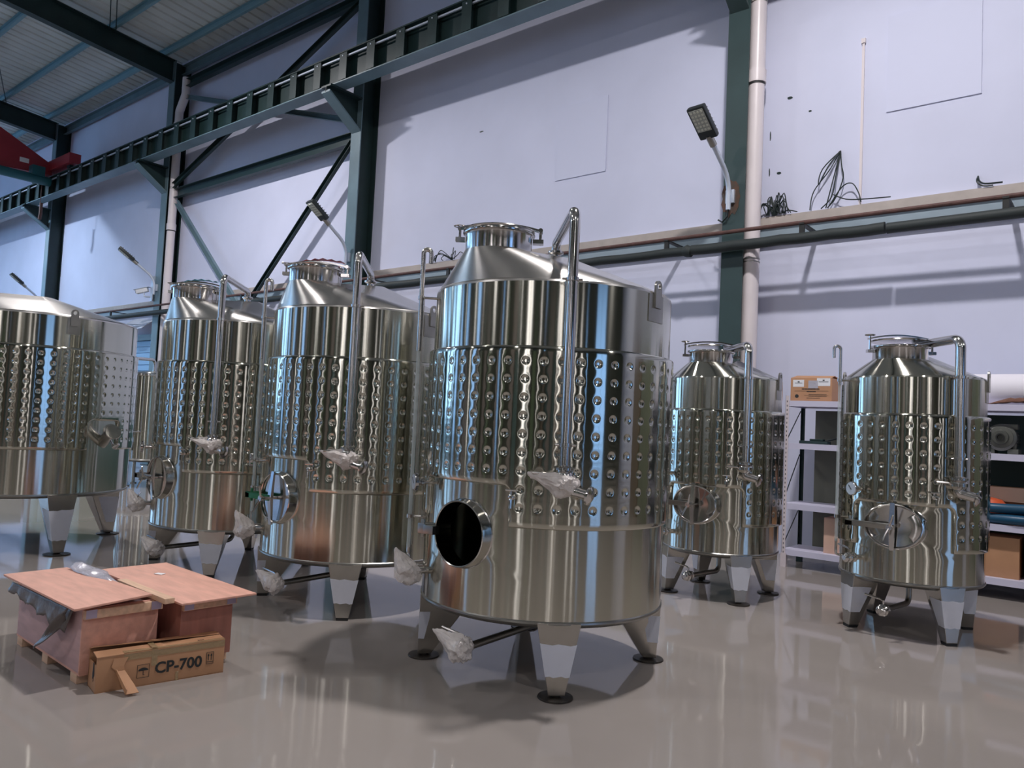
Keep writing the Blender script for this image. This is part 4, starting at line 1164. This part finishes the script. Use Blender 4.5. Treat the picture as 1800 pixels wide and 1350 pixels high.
t = thing('cable_bundle', 'short cable end sticking out of the wall above the ledge, near the right edge', 'cable', (-1.46, 9.97, 4.55))
for pts in ([(0, 0.02, 0.03), (0.02, -0.04, -0.04), (0.08, -0.06, -0.09), (0.25, -0.06, -0.10)], [(0, 0.02, 0.03), (0.0, -0.05, -0.05), (0.06, -0.06, -0.11), (0.16, -0.06, -0.12)]):
    link('cable', hang(pts, 0.010), t)

# ------------------------------------------------------------------ wooden crates
def crate(name, lb, x0, x1, y0, y1, h, skew, side, front, lid, lidz):
    t = thing(name, lb, 'crate', (x1, y0, 0), skew)
    w, d = x1-x0, y1-y0
    th = 0.012
    link('long_side', MB().box(-w, 0, 0, th, 0.06, h).mesh('long_side', side, bevel=0.002), t)
    link('long_side', MB().box(-w, 0, d-th, d, 0.06, h).mesh('long_side', side, bevel=0.002), t)
    link('end_panel', MB().box(-th, 0.002, -0.004, d, 0.06, h).mesh('end_panel', front, bevel=0.002), t)
    link('end_panel', MB().box(-w, -w+th, th, d-th, 0.06, h).mesh('end_panel', front, bevel=0.002), t)
    link('base_panel', MB().box(-w, 0, 0, d, 0.05, 0.062).mesh('base_panel', front), t)
    for i in range(3):
        xx = -w+0.06+i*(w-0.14)/2
        link('skid', MB().box(xx-0.045, xx+0.045, 0.0, d, 0.0, 0.05).mesh('skid', M['timber'], bevel=0.003), t)
    # lid: frame battens and a plywood sheet
    r = MB()
    link('lid_batten', MB().box(0.004, 0.034, -0.005, d+0.01, h-0.052, h-0.004).mesh('lid_batten', M['timber'], bevel=0.003), t)
    link('lid_batten', MB().box(-w-0.034, -w-0.004, -0.005, d+0.01, h-0.052, h-0.004).mesh('lid_batten', M['timber'], bevel=0.003), t)
    for yy in (0.0, d-0.055):
        sp = MB().hexa([(0.0345, yy, h-0.048), (0.0345, yy+0.055, h-0.048), (0.0345, yy+0.055, h-0.003), (0.0345, yy, h-0.003)], [(0.036, yy, h-0.048), (0.036, yy+0.055, h-0.048), (0.036, yy+0.055, h-0.002), (0.036, yy, h-0.002)])
        link('corner_strap', sp.mesh('corner_strap', M['tinplate'], smooth=False), t)
    (a, bq, c, e) = lid
    l = MB().hexa([(a, c, h+lidz[0]), (bq, c, h+lidz[1]), (bq, e, h+lidz[2]), (a, e, h+lidz[3])],
                  [(a, c, h+lidz[0]+0.012), (bq, c, h+lidz[1]+0.012), (bq, e, h+lidz[2]+0.012), (a, e, h+lidz[3]+0.012)])
    link('lid_sheet', l.mesh('lid_sheet', M['ply'], bevel=0.002), t)
    return t
crate('wooden_crate', 'left plywood crate with overhanging lid and torn grey plastic at its side', -5.40, -4.38, 1.815, 2.215, 0.405, math.radians(-2.0), M['plyside'], M['ply'], (-1.10, 0.075, -0.075, 0.325), (0.004, 0.012, 0.040, 0.008))
crate('wooden_crate', 'right reddish plywood crate with a plywood lid, against the tank side', -5.32, -4.27, 2.305, 2.62, 0.395, math.radians(-2.0), M['plydark'], M['plydark'], (-1.08, 0.12, -0.06, 0.40), (0.004, 0.004, 0.004, 0.004))
t = link('timber_batten', MB().hexa([(-0.62, -0.028, 0), (0.03, -0.028, 0), (0.03, 0.028, 0), (-0.62, 0.028, 0)], [(-0.62, -0.028, 0.03), (0.03, -0.028, 0.03), (0.03, 0.028, 0.03), (-0.62, 0.028, 0.03)]).mesh('timber_batten', M['timber'], bevel=0.003), None, (-4.24, 2.20, 0.407), (0, 0, math.radians(-2)))
tag(t, 'pale timber batten lying in the gap between the two crate lids', 'batten')
# plastic sheets on the crates
def wavy(name, grid, mt, th=0.003):
    nu, nv = len(grid), len(grid[0]); b = MB()
    b.v = [tuple(p) for row in grid for p in row]
    b.f = [(i*nv+j, i*nv+j+1, (i+1)*nv+j+1, (i+1)*nv+j) for i in range(nu-1) for j in range(nv-1)]; b.m = [0]*len(b.f)
    me = b.mesh(name, mt, angle=25)
    bm = bmesh.new(); bm.from_mesh(me); bmesh.ops.solidify(bm, geom=list(bm.faces), thickness=th); bm.to_mesh(me); bm.free()
    return me
g = []
for i in range(15):
    u = i/14; row = []
    for j in range(6):
        v = j/5
        x = -5.40+0.60*u; wd = 0.035+0.05*math.sin(0.4+u*2.6)**2
        row.append((x+0.02*math.sin(9*v+i), 2.165+(v-0.5)*2*wd*(1.2-0.7*u)+0.012*math.sin(5*u), 0.437+0.022*math.sin(v*PI)*(1+0.6*math.sin(17*u))*(1.1-0.7*u)+0.006*noise.noise(Vector((8*u, 5*v, 0)))))
    g.append(row)
tag(link('plastic_sheet', wavy('plastic_sheet', g, M['sheet'])), 'strip of crumpled clear plastic lying over the gap between the crate lids', 'plastic sheet')
g = []
for i in range(29):
    u = i/28; row = []
    depth = 0.05+0.085*u+0.012*math.sin(i*0.9)+0.004*math.sin(i*2.9)
    for j in range(7):
        v = j/6
        x = -5.36+0.90*u-0.05*v
        row.append((x+0.008*math.sin(i*2.1+3*v), 1.793-0.004*v-0.006*math.sin(i*1.26)*v-0.012*v*u, 0.392-depth*v))
    g.append(row)
sh = tag(link('plastic_sheet', wavy('plastic_sheet', g, M['greysheet'])), 'torn dark grey plastic sheet hanging from under the left crate lid', 'plastic sheet')
g = []
for i in range(9):
    u = i/8; row = []
    for j in range(6):
        v = j/5
        cx = -4.50-0.30*u*(0.85+0.15*u); cz = 0.345-0.20*u
        row.append((cx-0.07*(v-0.5), 1.778-0.035*math.sin(u*2.4)-0.012*math.sin(5*v+4*u), cz-0.12*(v-0.5)*(1-0.25*u)+0.008*math.sin(7*u+v)))
    g.append(row)
link('torn_strip', wavy('torn_strip', g, M['greysheet']), sh)
b = MB().box(-0.03, 0.03, -0.02, 0.02, 0, 0.003)
tag(link('paper_slip', b.mesh('paper_slip', M['paper']), None, (-4.98, 2.52, 0.4125), (0, 0, 0.4)), 'small white paper slip on the right crate lid', 'paper')

# ------------------------------------------------------------------ text helper (flat print as a mesh)
def text_mesh(body, size, th=0.0012, bold=0.0):
    cu = bpy.data.curves.new('print', 'FONT'); cu.body = body; cu.size = size; cu.extrude = th/2; cu.offset = bold
    cu.align_x = 'CENTER'; cu.align_y = 'CENTER'; cu.resolution_u = 3
    o = bpy.data.objects.new('print', cu); COL.objects.link(o)
    dg = bpy.context.evaluated_depsgraph_get(); dg.update()
    me = bpy.data.meshes.new_from_object(o.evaluated_get(dg))
    bpy.data.objects.remove(o); bpy.data.curves.remove(cu)
    me.name = 'print'; me.materials.clear(); me.materials.append(M['ink'])
    return me

# long cardboard box: local y along its length, local x towards its printed face
def long_box():
    t = thing('cardboard_box', 'long torn cardboard box printed CP-700, lying in front of the crates', 'box', (-4.205, 1.825, 0), math.radians(-10.5))
    w, l, h = 0.165, 0.665, 0.185
    link('front_panel', MB().box(-0.006, 0, 0, l, 0, h).mesh('front_panel', M['card'], bevel=0.0015), t)
    link('back_panel', MB().box(-w, -w+0.006, 0, l, 0, h+0.005).mesh('back_panel', M['card']), t)
    link('bottom_panel', MB().box(-w, 0, 0, l, 0.0, 0.006).mesh('bottom_panel', M['card']), t)
    link('end_panel', MB().box(-w, -0.006, 0, 0.006, 0.0, h-0.045).mesh('end_panel', M['card']), t)
    link('end_panel', MB().box(-w, -0.006, l-0.006, l, 0.0, h).mesh('end_panel', M['card']), t)
    # two top flaps, one slightly lifted, and the dark gap between them
    link('top_flap', MB().hexa([(-0.085, 0.0, h+0.006), (0.002, 0.0, h-0.004), (0.002, l, h), (-0.085, l, h+0.004)], [(-0.085, 0.0, h+0.011), (0.002, 0.0, h+0.001), (0.002, l, h+0.005), (-0.085, l, h+0.009)]).mesh('top_flap', M['card'], smooth=False), t)
    link('top_flap', MB().hexa([(-w, -0.002, h+0.005), (-0.092, -0.002, h+0.03), (-0.088, l, h+0.01), (-w, l, h+0.006)], [(-w, -0.002, h+0.010), (-0.092, -0.002, h+0.035), (-0.088, l, h+0.015), (-w, l, h+0.011)]).mesh('top_flap', M['card'], smooth=False), t)
    # torn strip hanging from the front and resting on the floor
    b = MB()
    pts = [(0.004, 0.115, 0.165), (0.010, 0.10, 0.125), (0.012, 0.115, 0.10), (0.085, 0.135, 0.045), (0.13, 0.15, 0.012)]
    wd = [0.035, 0.03, 0.02, 0.03, 0.03]
    for (p0, w0), (p1, w1) in zip(zip(pts, wd), zip(pts[1:], wd[1:])):
        b.hexa([(p0[0], p0[1]-w0, p0[2]), (p0[0], p0[1]+w0, p0[2]), (p0[0]+0.004, p0[1]+w0, p0[2]+0.004), (p0[0]+0.004, p0[1]-w0, p0[2]+0.004)],
               [(p1[0], p1[1]-w1, p1[2]), (p1[0], p1[1]+w1, p1[2]), (p1[0]+0.004, p1[1]+w1, p1[2]+0.004), (p1[0]+0.004, p1[1]-w1, p1[2]+0.004)])
    b.hexa([(0.012, 0.095, 0.10), (0.13, 0.12, 0.012), (0.135, 0.122, 0.04), (0.016, 0.096, 0.115)], [(0.012, 0.091, 0.10), (0.13, 0.116, 0.012), (0.135, 0.118, 0.04), (0.016, 0.092, 0.115)])
    link('torn_strip', b.mesh('torn_strip', M['card'], smooth=False), t)
    # torn corner hole
    ring = [(0.016*math.cos(a*PI/7)*(1+0.3*math.sin(5*a)), 0.045*math.sin(a*PI/7)*(1+0.25*math.sin(3*a))) for a in range(14)]
    link('torn_hole', MB().hexa([(-0.05+p, -0.0005, 0.105+q) for p, q in ring], [(-0.05+p, -0.002, 0.105+q) for p, q in ring]).mesh('torn_hole', M['ink'], smooth=False), t)
    # tape
    b = MB().box(0.0006, 0.0016, 0.13, l, h-0.035, h+0.002).box(-0.05, 0.0016, 0.13, l, h+0.0055, h+0.0065)
    link('tape', b.mesh('tape', M['tape'], smooth=False), t)
    b = MB().box(0.0018, 0.0026, 0.27, 0.30, 0.10, h+0.004).box(-0.12, 0.002, 0.27, 0.30, h+0.013, h+0.014)
    link('tape', b.mesh('tape', M['tape'], smooth=False), t)
    link('tape', MB().box(0.0018, 0.0026, 0.40, 0.415, 0.0, 0.05).mesh('tape', M['tape'], smooth=False), t)
    R3 = Matrix(((0, 0, 1, 0), (1, 0, 0, 0), (0, 1, 0, 0), (0, 0, 0, 1)))
    def pr(me, y, z): 
        o = link('print', me, t); o.matrix_local = Matrix.Translation((0.0022, y, z)) @ R3; return o
    pr(text_mesh('CP-700', 0.083, bold=0.0022), 0.415, 0.082)
    def sq(b, y0, y1, z0, z1, s=0.0018):
        b.box(0.001, 0.0026, y0, y1, z0, z0+s).box(0.001, 0.0026, y0, y1, z1-s, z1).box(0.001, 0.0026, y0, y0+s, z0, z1).box(0.001, 0.0026, y1-s, y1, z0, z1)
    b = MB(); sq(b, 0.565, 0.605, 0.062, 0.128)
    for yy in (0.576, 0.592):
        b.box(0.001, 0.0026, yy-0.0015, yy+0.0015, 0.082, 0.108)
        b.hexa([(0.001, yy-0.006, 0.106), (0.001, yy+0.006, 0.106), (0.001, yy+0.0005, 0.118), (0.001, yy-0.0005, 0.118)], [(0.0026, yy-0.006, 0.106), (0.0026, yy+0.006, 0.106), (0.0026, yy+0.0005, 0.118), (0.0026, yy-0.0005, 0.118)])
    b.box(0.001, 0.0026, 0.568, 0.602, 0.072, 0.075)
    link('print', b.mesh('print', M['ink'], smooth=False), t)
    b = MB(); sq(b, 0.20, 0.262, 0.045, 0.115)
    dome = [(0.231+0.026*math.cos(a*PI/10), 0.082+0.016*math.sin(a*PI/10)) for a in range(11)]
    b.hexa([(0.001, y, z) for y, z in dome], [(0.0026, y, z) for y, z in dome])
    b.box(0.001, 0.0026, 0.2298, 0.2322, 0.060, 0.084).box(0.001, 0.0026, 0.2322, 0.238, 0.058, 0.061)
    link('print', b.mesh('print', M['ink'], smooth=False), t)
    b = MB()
    for i in range(9): b.box(-0.02-0.007*(i % 3)-0.002, -0.02-0.007*(i % 3), 0.52+0.012*(i//3), 0.53+0.012*(i//3), h+0.0094, h+0.0099)
    link('print', b.mesh('print', M['ink'], smooth=False), t)
long_box()

# ------------------------------------------------------------------ shelving
SY0, SY1 = 9.03, 9.60
t = thing('shelving_rack', 'long white steel shelving rack along the wall behind the two small tanks', 'shelf', (-3.24, SY0, 0))
LV = (0.14, 0.67, 1.37, 1.865)
PX = (0.0, 1.62, 3.24, 4.86)
def post(x, y, mt):
    s = 1 if y < 0.3 else -1
    b = MB().box(x-0.003, x, y, y+0.04*s, 0.0, 1.99).box(x-0.003, x+0.037, y, y+0.003*s, 0.0, 1.99)
    holes = MB()
    z = 0.06
    while z < 1.95:
        holes.box(x+0.012, x+0.020, y-0.0008*s, y, z, z+0.022).box(x-0.0038, x-0.003, y+0.015*s, y+0.023*s, z, z+0.022); z += 0.05
    p = link('post', b.mesh('post', mt, smooth=False), t); link('slot', holes.mesh('slot', M['ink'], smooth=False), p)
    link('foot', MB().box(x-0.012, x+0.05, y-0.006*s, y+0.05*s, 0.0, 0.16).mesh('foot', mt, smooth=False), p)
for x in PX: post(x, 0.0, M['shelfpost']); post(x, 0.57, M['steeldark'])
for k in range(3):
    for z in LV:
        x0, x1 = PX[k]+0.004, PX[k+1]-0.006
        link('shelf_board', MB().box(x0, x1, 0.004, 0.566, z+0.062, z+0.066).box(x0, x1, 0.004, 0.008, z, z+0.062).box(x0, x1, 0.562, 0.566, z, z+0.062).box(x0, x0+0.004, 0.008, 0.562, z, z+0.062).mesh('shelf_board', M['shelf'], smooth=False), t)
link('back_panel', MB().box(0.16, 1.60, 0.575, 0.585, 0.1, 1.84).mesh('back_panel', M['back1'], smooth=False), t)  # dark sheets across the shelf backs, darker in the right bays
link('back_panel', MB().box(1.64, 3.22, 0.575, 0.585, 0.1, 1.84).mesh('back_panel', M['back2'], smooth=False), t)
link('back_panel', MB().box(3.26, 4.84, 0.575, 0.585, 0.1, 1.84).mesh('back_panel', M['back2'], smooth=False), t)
for z0, z1 in ((0.25, 0.62), (0.80, 1.3), (1.45, 1.83)):
    link('side_brace', MB().hexa([(-0.004, 0.03, z0), (-0.004, 0.06, z0), (-0.001, 0.06, z0), (-0.001, 0.03, z0)], [(-0.004, 0.51, z1), (-0.004, 0.54, z1), (-0.001, 0.54, z1), (-0.001, 0.51, z1)]).mesh('side_brace', M['steeldark'], smooth=False), t)

def carton(lb, x, y, z, w, d, h, rz=0.0, open_=False, labels=False, mt=None):
    mt = mt or M['card']
    t = thing('cardboard_box', lb, 'box', (x, y, z), rz, 'cardboard boxes on the shelving rack')
    link('body', MB().box(-w/2, w/2, -d/2, d/2, 0, h).mesh('body', mt, bevel=0.003), t)
    if open_:
        link('flap', MB().hexa([(-w/2, -d/2, h), (w/2, -d/2, h), (w/2, -d/2+0.004, h), (-w/2, -d/2+0.004, h)], [(-w/2-0.01, -d/2-0.05, h-0.14), (w/2-0.02, -d/2-0.05, h-0.14), (w/2-0.02, -d/2-0.046, h-0.14), (-w/2-0.01, -d/2-0.046, h-0.14)]).mesh('flap', M['cardflap'], smooth=False), t)
        link('flap', MB().hexa([(w/2, -d/2, h), (w/2, d/2, h), (w/2-0.004, d/2, h), (w/2-0.004, -d/2, h)], [(w/2+0.12, -d/2, h+0.08), (w/2+0.12, d/2, h+0.08), (w/2+0.116, d/2, h+0.08), (w/2+0.116, -d/2, h+0.08)]).mesh('flap', M['card'], smooth=False), t)
    if labels:
        for nm, s in (('flap', -1), ('flap', 1)):
            link(nm, MB().hexa([(-w/2, s*d/2, h), (w/2, s*d/2, h), (w/2, s*d/2-0.004*s, h+0.002), (-w/2, s*d/2-0.004*s, h+0.002)][::s], [(-w/2+0.02, s*0.01, h+0.035), (w/2-0.02, s*0.01, h+0.03), (w/2-0.02, s*0.01, h+0.036), (-w/2+0.02, s*0.01, h+0.041)][::s]).mesh(nm, M['card'], smooth=False), t)
        link('tape', MB().box(-0.03, 0.08, -d/2-0.002, -d/2-0.0005, h-0.12, h-0.03).mesh('tape', M['sheet'], smooth=False), t)
        y = -d/2-0.0015
        for (x0, x1, z0, z1) in ((-w*0.44, -w*0.17, h*0.62, h*0.92), (w*0.14, w*0.46, h*0.66, h*0.99)):
            p = link('paper_label', MB().box(x0, x1, y, -d/2, z0, z1).mesh('paper_label', M['paper'], smooth=False), t)
            q_ = MB(); q_.box(x0+0.02, x1-0.02, y-0.0008, y, (z0+z1)/2, (z0+z1)/2+0.006).box((x0+x1)/2-0.01, (x0+x1)/2+0.012, y-0.0008, y, z1-0.03, z1-0.018)
            link('print', q_.mesh('print', M['ink'], smooth=False), p)
        b = MB(); r_ = random.Random(4)
        for (zc, hh, xa, xb) in ((0.50, 0.035, -0.22, 0.20), (0.40, 0.022, -0.10, 0.12), (0.28, 0.015, -0.05, 0.38), (0.20, 0.012, -0.05, 0.38), (0.13, 0.015, -0.10, 0.22)):
            xx = xa*w
            while xx < xb*w:
                ww = hh*h*r_.uniform(0.6, 1.0); b.box(xx, xx+ww, y, -d/2+0.0002, zc*h, zc*h+hh*h*1.6); xx += ww*1.35
        b.box(-w*0.40, w*0.42, y, -d/2+0.0002, 0.435*h, 0.445*h).box(-w*0.16, w*0.42, y, -d/2+0.0002, 0.25*h, 0.256*h)
        ring = [(-w*0.34+0.022*math.cos(a*PI/6), 0.22*h+0.022*math.sin(a*PI/6)) for a in range(12)]
        b.hexa([(p, y, q) for p, q in ring], [(p, -d/2, q) for p, q in ring])
        link('print', b.mesh('print', M['ink'], smooth=False), t)
    return t
LT = [z+0.066 for z in LV]
carton('brown carton with two white paper labels on top of the rack', -3.00, 9.33, LT[3], 0.47, 0.36, 0.275, 0.02, labels=True)
carton('tall pale carton standing on the bottom shelf left of the rightmost tank', -2.60, 9.30, LT[0], 0.42, 0.30, 0.40, 0.0, mt=M['cardflap'])
carton('carton with raised flaps on the second lowest shelf, right of the rightmost tank', -0.95, 9.42, LT[1], 0.55, 0.26, 0.36, 0.0, open_=True)
carton('big brown carton on the bottom shelf, left one right of the rightmost tank', -1.18, 9.34, LT[0], 0.50, 0.44, 0.40, 0.0)
carton('big brown carton on the bottom shelf at the right edge of the photo', -0.64, 9.34, LT[0], 0.50, 0.44, 0.42, 0.02)
# white roll on the top shelf
b = MB().prof((-1.5, 9.40, 2.135), (0.9, 9.40, 2.135), [(0.03, 0), (0.16, 0.0), (0.165, 0.01), (0.165, 2.39), (0.16, 2.4), (0.03, 2.4)], 32)
t = link('white_roll', b.mesh('white_roll', M['whiteroll'])); t.location.z = LT[3]+0.166-2.135
tag(t, 'thick white roll lying along the top shelf behind the rightmost tank', 'roll')
g = [[(-1.22+0.55*i/14, 9.06+0.16*j/4, LT[3]+0.004+0.07*math.sin(PI*i/14)*math.sin(PI*(j+0.6)/5.2)*(1+0.5*noise.noise(Vector((i*0.7, j, 1))))) for j in range(5)] for i in range(15)]
tag(link('brown_cloth', wavy('brown_cloth', g, M['brown'], 0.004)), 'crumpled brown cloth in front of the white roll on the top shelf', 'cloth')
# pump with round face
def pump(lb, x, y, z, r, mt):
    t = thing('pump', lb, 'pump', (x, y, z))
    link('volute', MB().prof((0, 0.0, r+0.03), (0, -1, r+0.03), [(0, 0), (r, 0.0), (r*1.02, 0.02), (r, 0.07), (r*0.82, 0.085), (r*0.80, 0.095), (r*0.55, 0.10), (r*0.5, 0.12), (r*0.28, 0.12), (r*0.26, 0.09), (0, 0.09)], 36).mesh('volute', mt), t)
    link('inlet', MB().prof((0, -0.085, r+0.03), (0, -1, r+0.03), [(r*0.26, 0), (r*0.30, 0.05), (r*0.2, 0.05), (r*0.18, 0.0)], 24, 0).mesh('inlet', M['dark']), t)
    m = MB().prof((0.02, 0.02, r+0.02), (0.02, 1, r+0.02), [(0, 0), (r*0.75, 0), (r*0.78, 0.02), (r*0.78, 0.26), (r*0.6, 0.30), (0, 0.30)], 30)
    for i in range(20):
        a = 2*PI*i/20
        m.box(r*0.76, r*0.86, 0.03, 0.25, -0.004, 0.004, 0, Matrix.Translation((0.02, 0.02, r+0.02)) @ Matrix.Rotation(a, 4, 'Y'))
    link('motor', m.mesh('motor', mt), t)
    link('junction_box', MB().box(0.0, 0.13, 0.05, 0.2, 1.85*r, 2.25*r).mesh('junction_box', mt, bevel=0.006), t)
    link('foot', MB().box(-r*0.8, -r*0.4, -0.06, 0.2, 0, 0.05).box(r*0.4, r*1.1, -0.06, 0.2, 0, 0.05).box(r*0.72, r*0.95, -0.03, 0.05, 0.0, r*0.8).mesh('foot', mt, bevel=0.005), t)
pump('grey pump with round face and finned motor, right of the rightmost tank', -1.10, 9.20, LT[2], 0.135, M['motorgrey'])
pump('dark grey pump half hidden behind the sight tube of the rightmost tank', -2.62, 9.25, LT[2], 0.075, M['motorgrey'])
# blue hoses and an orange helmet like shell on the second shelf
for i, (z, y, dz) in enumerate(((LT[1]+0.055, 9.08, 0.03), (LT[1]+0.055, 9.20, 0.10), (LT[1]+0.155, 9.10, 0.05))):
    pts = [(-1.55+1.6*k/24, y+0.03*math.sin(k*0.5+i), z+dz*(k/24)**2*(1 if i else 0.6)) for k in range(25)]
    tag(link('blue_hose', MB().tube(pts, 0.048, 14).mesh('blue_hose', M['bluehose'])), 'thick blue hose on the second lowest shelf, ' + ('front lower one', 'rear one', 'upper one')[i], 'hose')
b = MB().lathe([(0.14, 0.0), (0.145, 0.02), (0.135, 0.08), (0.09, 0.13), (0.0, 0.15)], 28)
o = link('orange_cap', b.mesh('orange_cap', M['orange']), None, (-1.18, 9.20, LT[1]+0.105)); tag(o, 'round orange plastic cap lying behind the blue hoses on the shelf', 'cap')
pts = [(-3.0+0.5*math.sin(k*PI/16)*0.9, 9.28+0.12*math.cos(k*PI/8), LT[2]+0.012+0.11*math.sin(k*PI/16)) for k in range(17)]
tag(link('cable_coil', MB().tube(pts, 0.010, 8).mesh('cable_coil', M['cable'])), 'loop of thin black cable standing on the middle shelf behind the small tanks', 'cable')
b = MB().box(-0.16, 0.16, -0.07, 0.07, 0, 0.035).box(-0.05, 0.1, -0.04, 0.05, 0.035, 0.06)
tag(link('metal_part', b.mesh('metal_part', M['steeldark'], bevel=0.006), None, (-2.95, 9.2, LT[2])), 'flat dark metal part lying on the middle shelf under the cable loop', 'metal part')

# unseen cabinets added along the wall so steel and floor reflect something dark
def cabinet(lb, x, w, d, h, mt):
    t = thing('added_cabinet', lb, 'cabinet', (x, 9.85-d, 0))
    link('body', MB().box(-w/2, w/2, 0, d, 0.06, h).mesh('body', mt, bevel=0.01), t)
    link('plinth', MB().box(-w/2+0.03, w/2-0.03, 0.03, d-0.03, 0, 0.06).mesh('plinth', M['dark'], smooth=False), t)
    n = max(2, round(w/0.6))
    for i in range(n):
        xa = -w/2+w*i/n
        dr = link('door', MB().box(xa+0.01, xa+w/n-0.01, -0.02, 0.0, 0.09, h-0.03).mesh('door', mt, bevel=0.004), t)
        link('handle', MB().box(xa+w/n-0.07, xa+w/n-0.05, -0.045, -0.02, h*0.5-0.08, h*0.5+0.08).mesh('handle', M['ssdull']), dr)
cabinet('grey green cabinet added for reflections, first beyond the right end of the shelving', 3.2, 2.6, 0.7, 2.7, M['cab4'])
cabinet('brown cabinet added for reflections, second beyond the right end of the shelving', 6.2, 2.8, 0.7, 2.9, M['cab2'])
cabinet('low dark green cabinet added for reflections, hidden behind the nearest and second tanks', -7.6, 4.4, 0.6, 1.25, M['cab3'])
cabinet('low dark green cabinet added for reflections, hidden behind the second and third tanks', -14.2, 3.4, 0.6, 1.2, M['cab3'])
cabinet('olive cabinet added for reflections, hidden behind the very wide tank', -24.6, 3.6, 0.7, 2.4, M['cab1'])
cabinet('grey green cabinet added for reflections, far left beyond the very wide tank', -31.5, 4.6, 0.7, 2.6, M['cab4'])
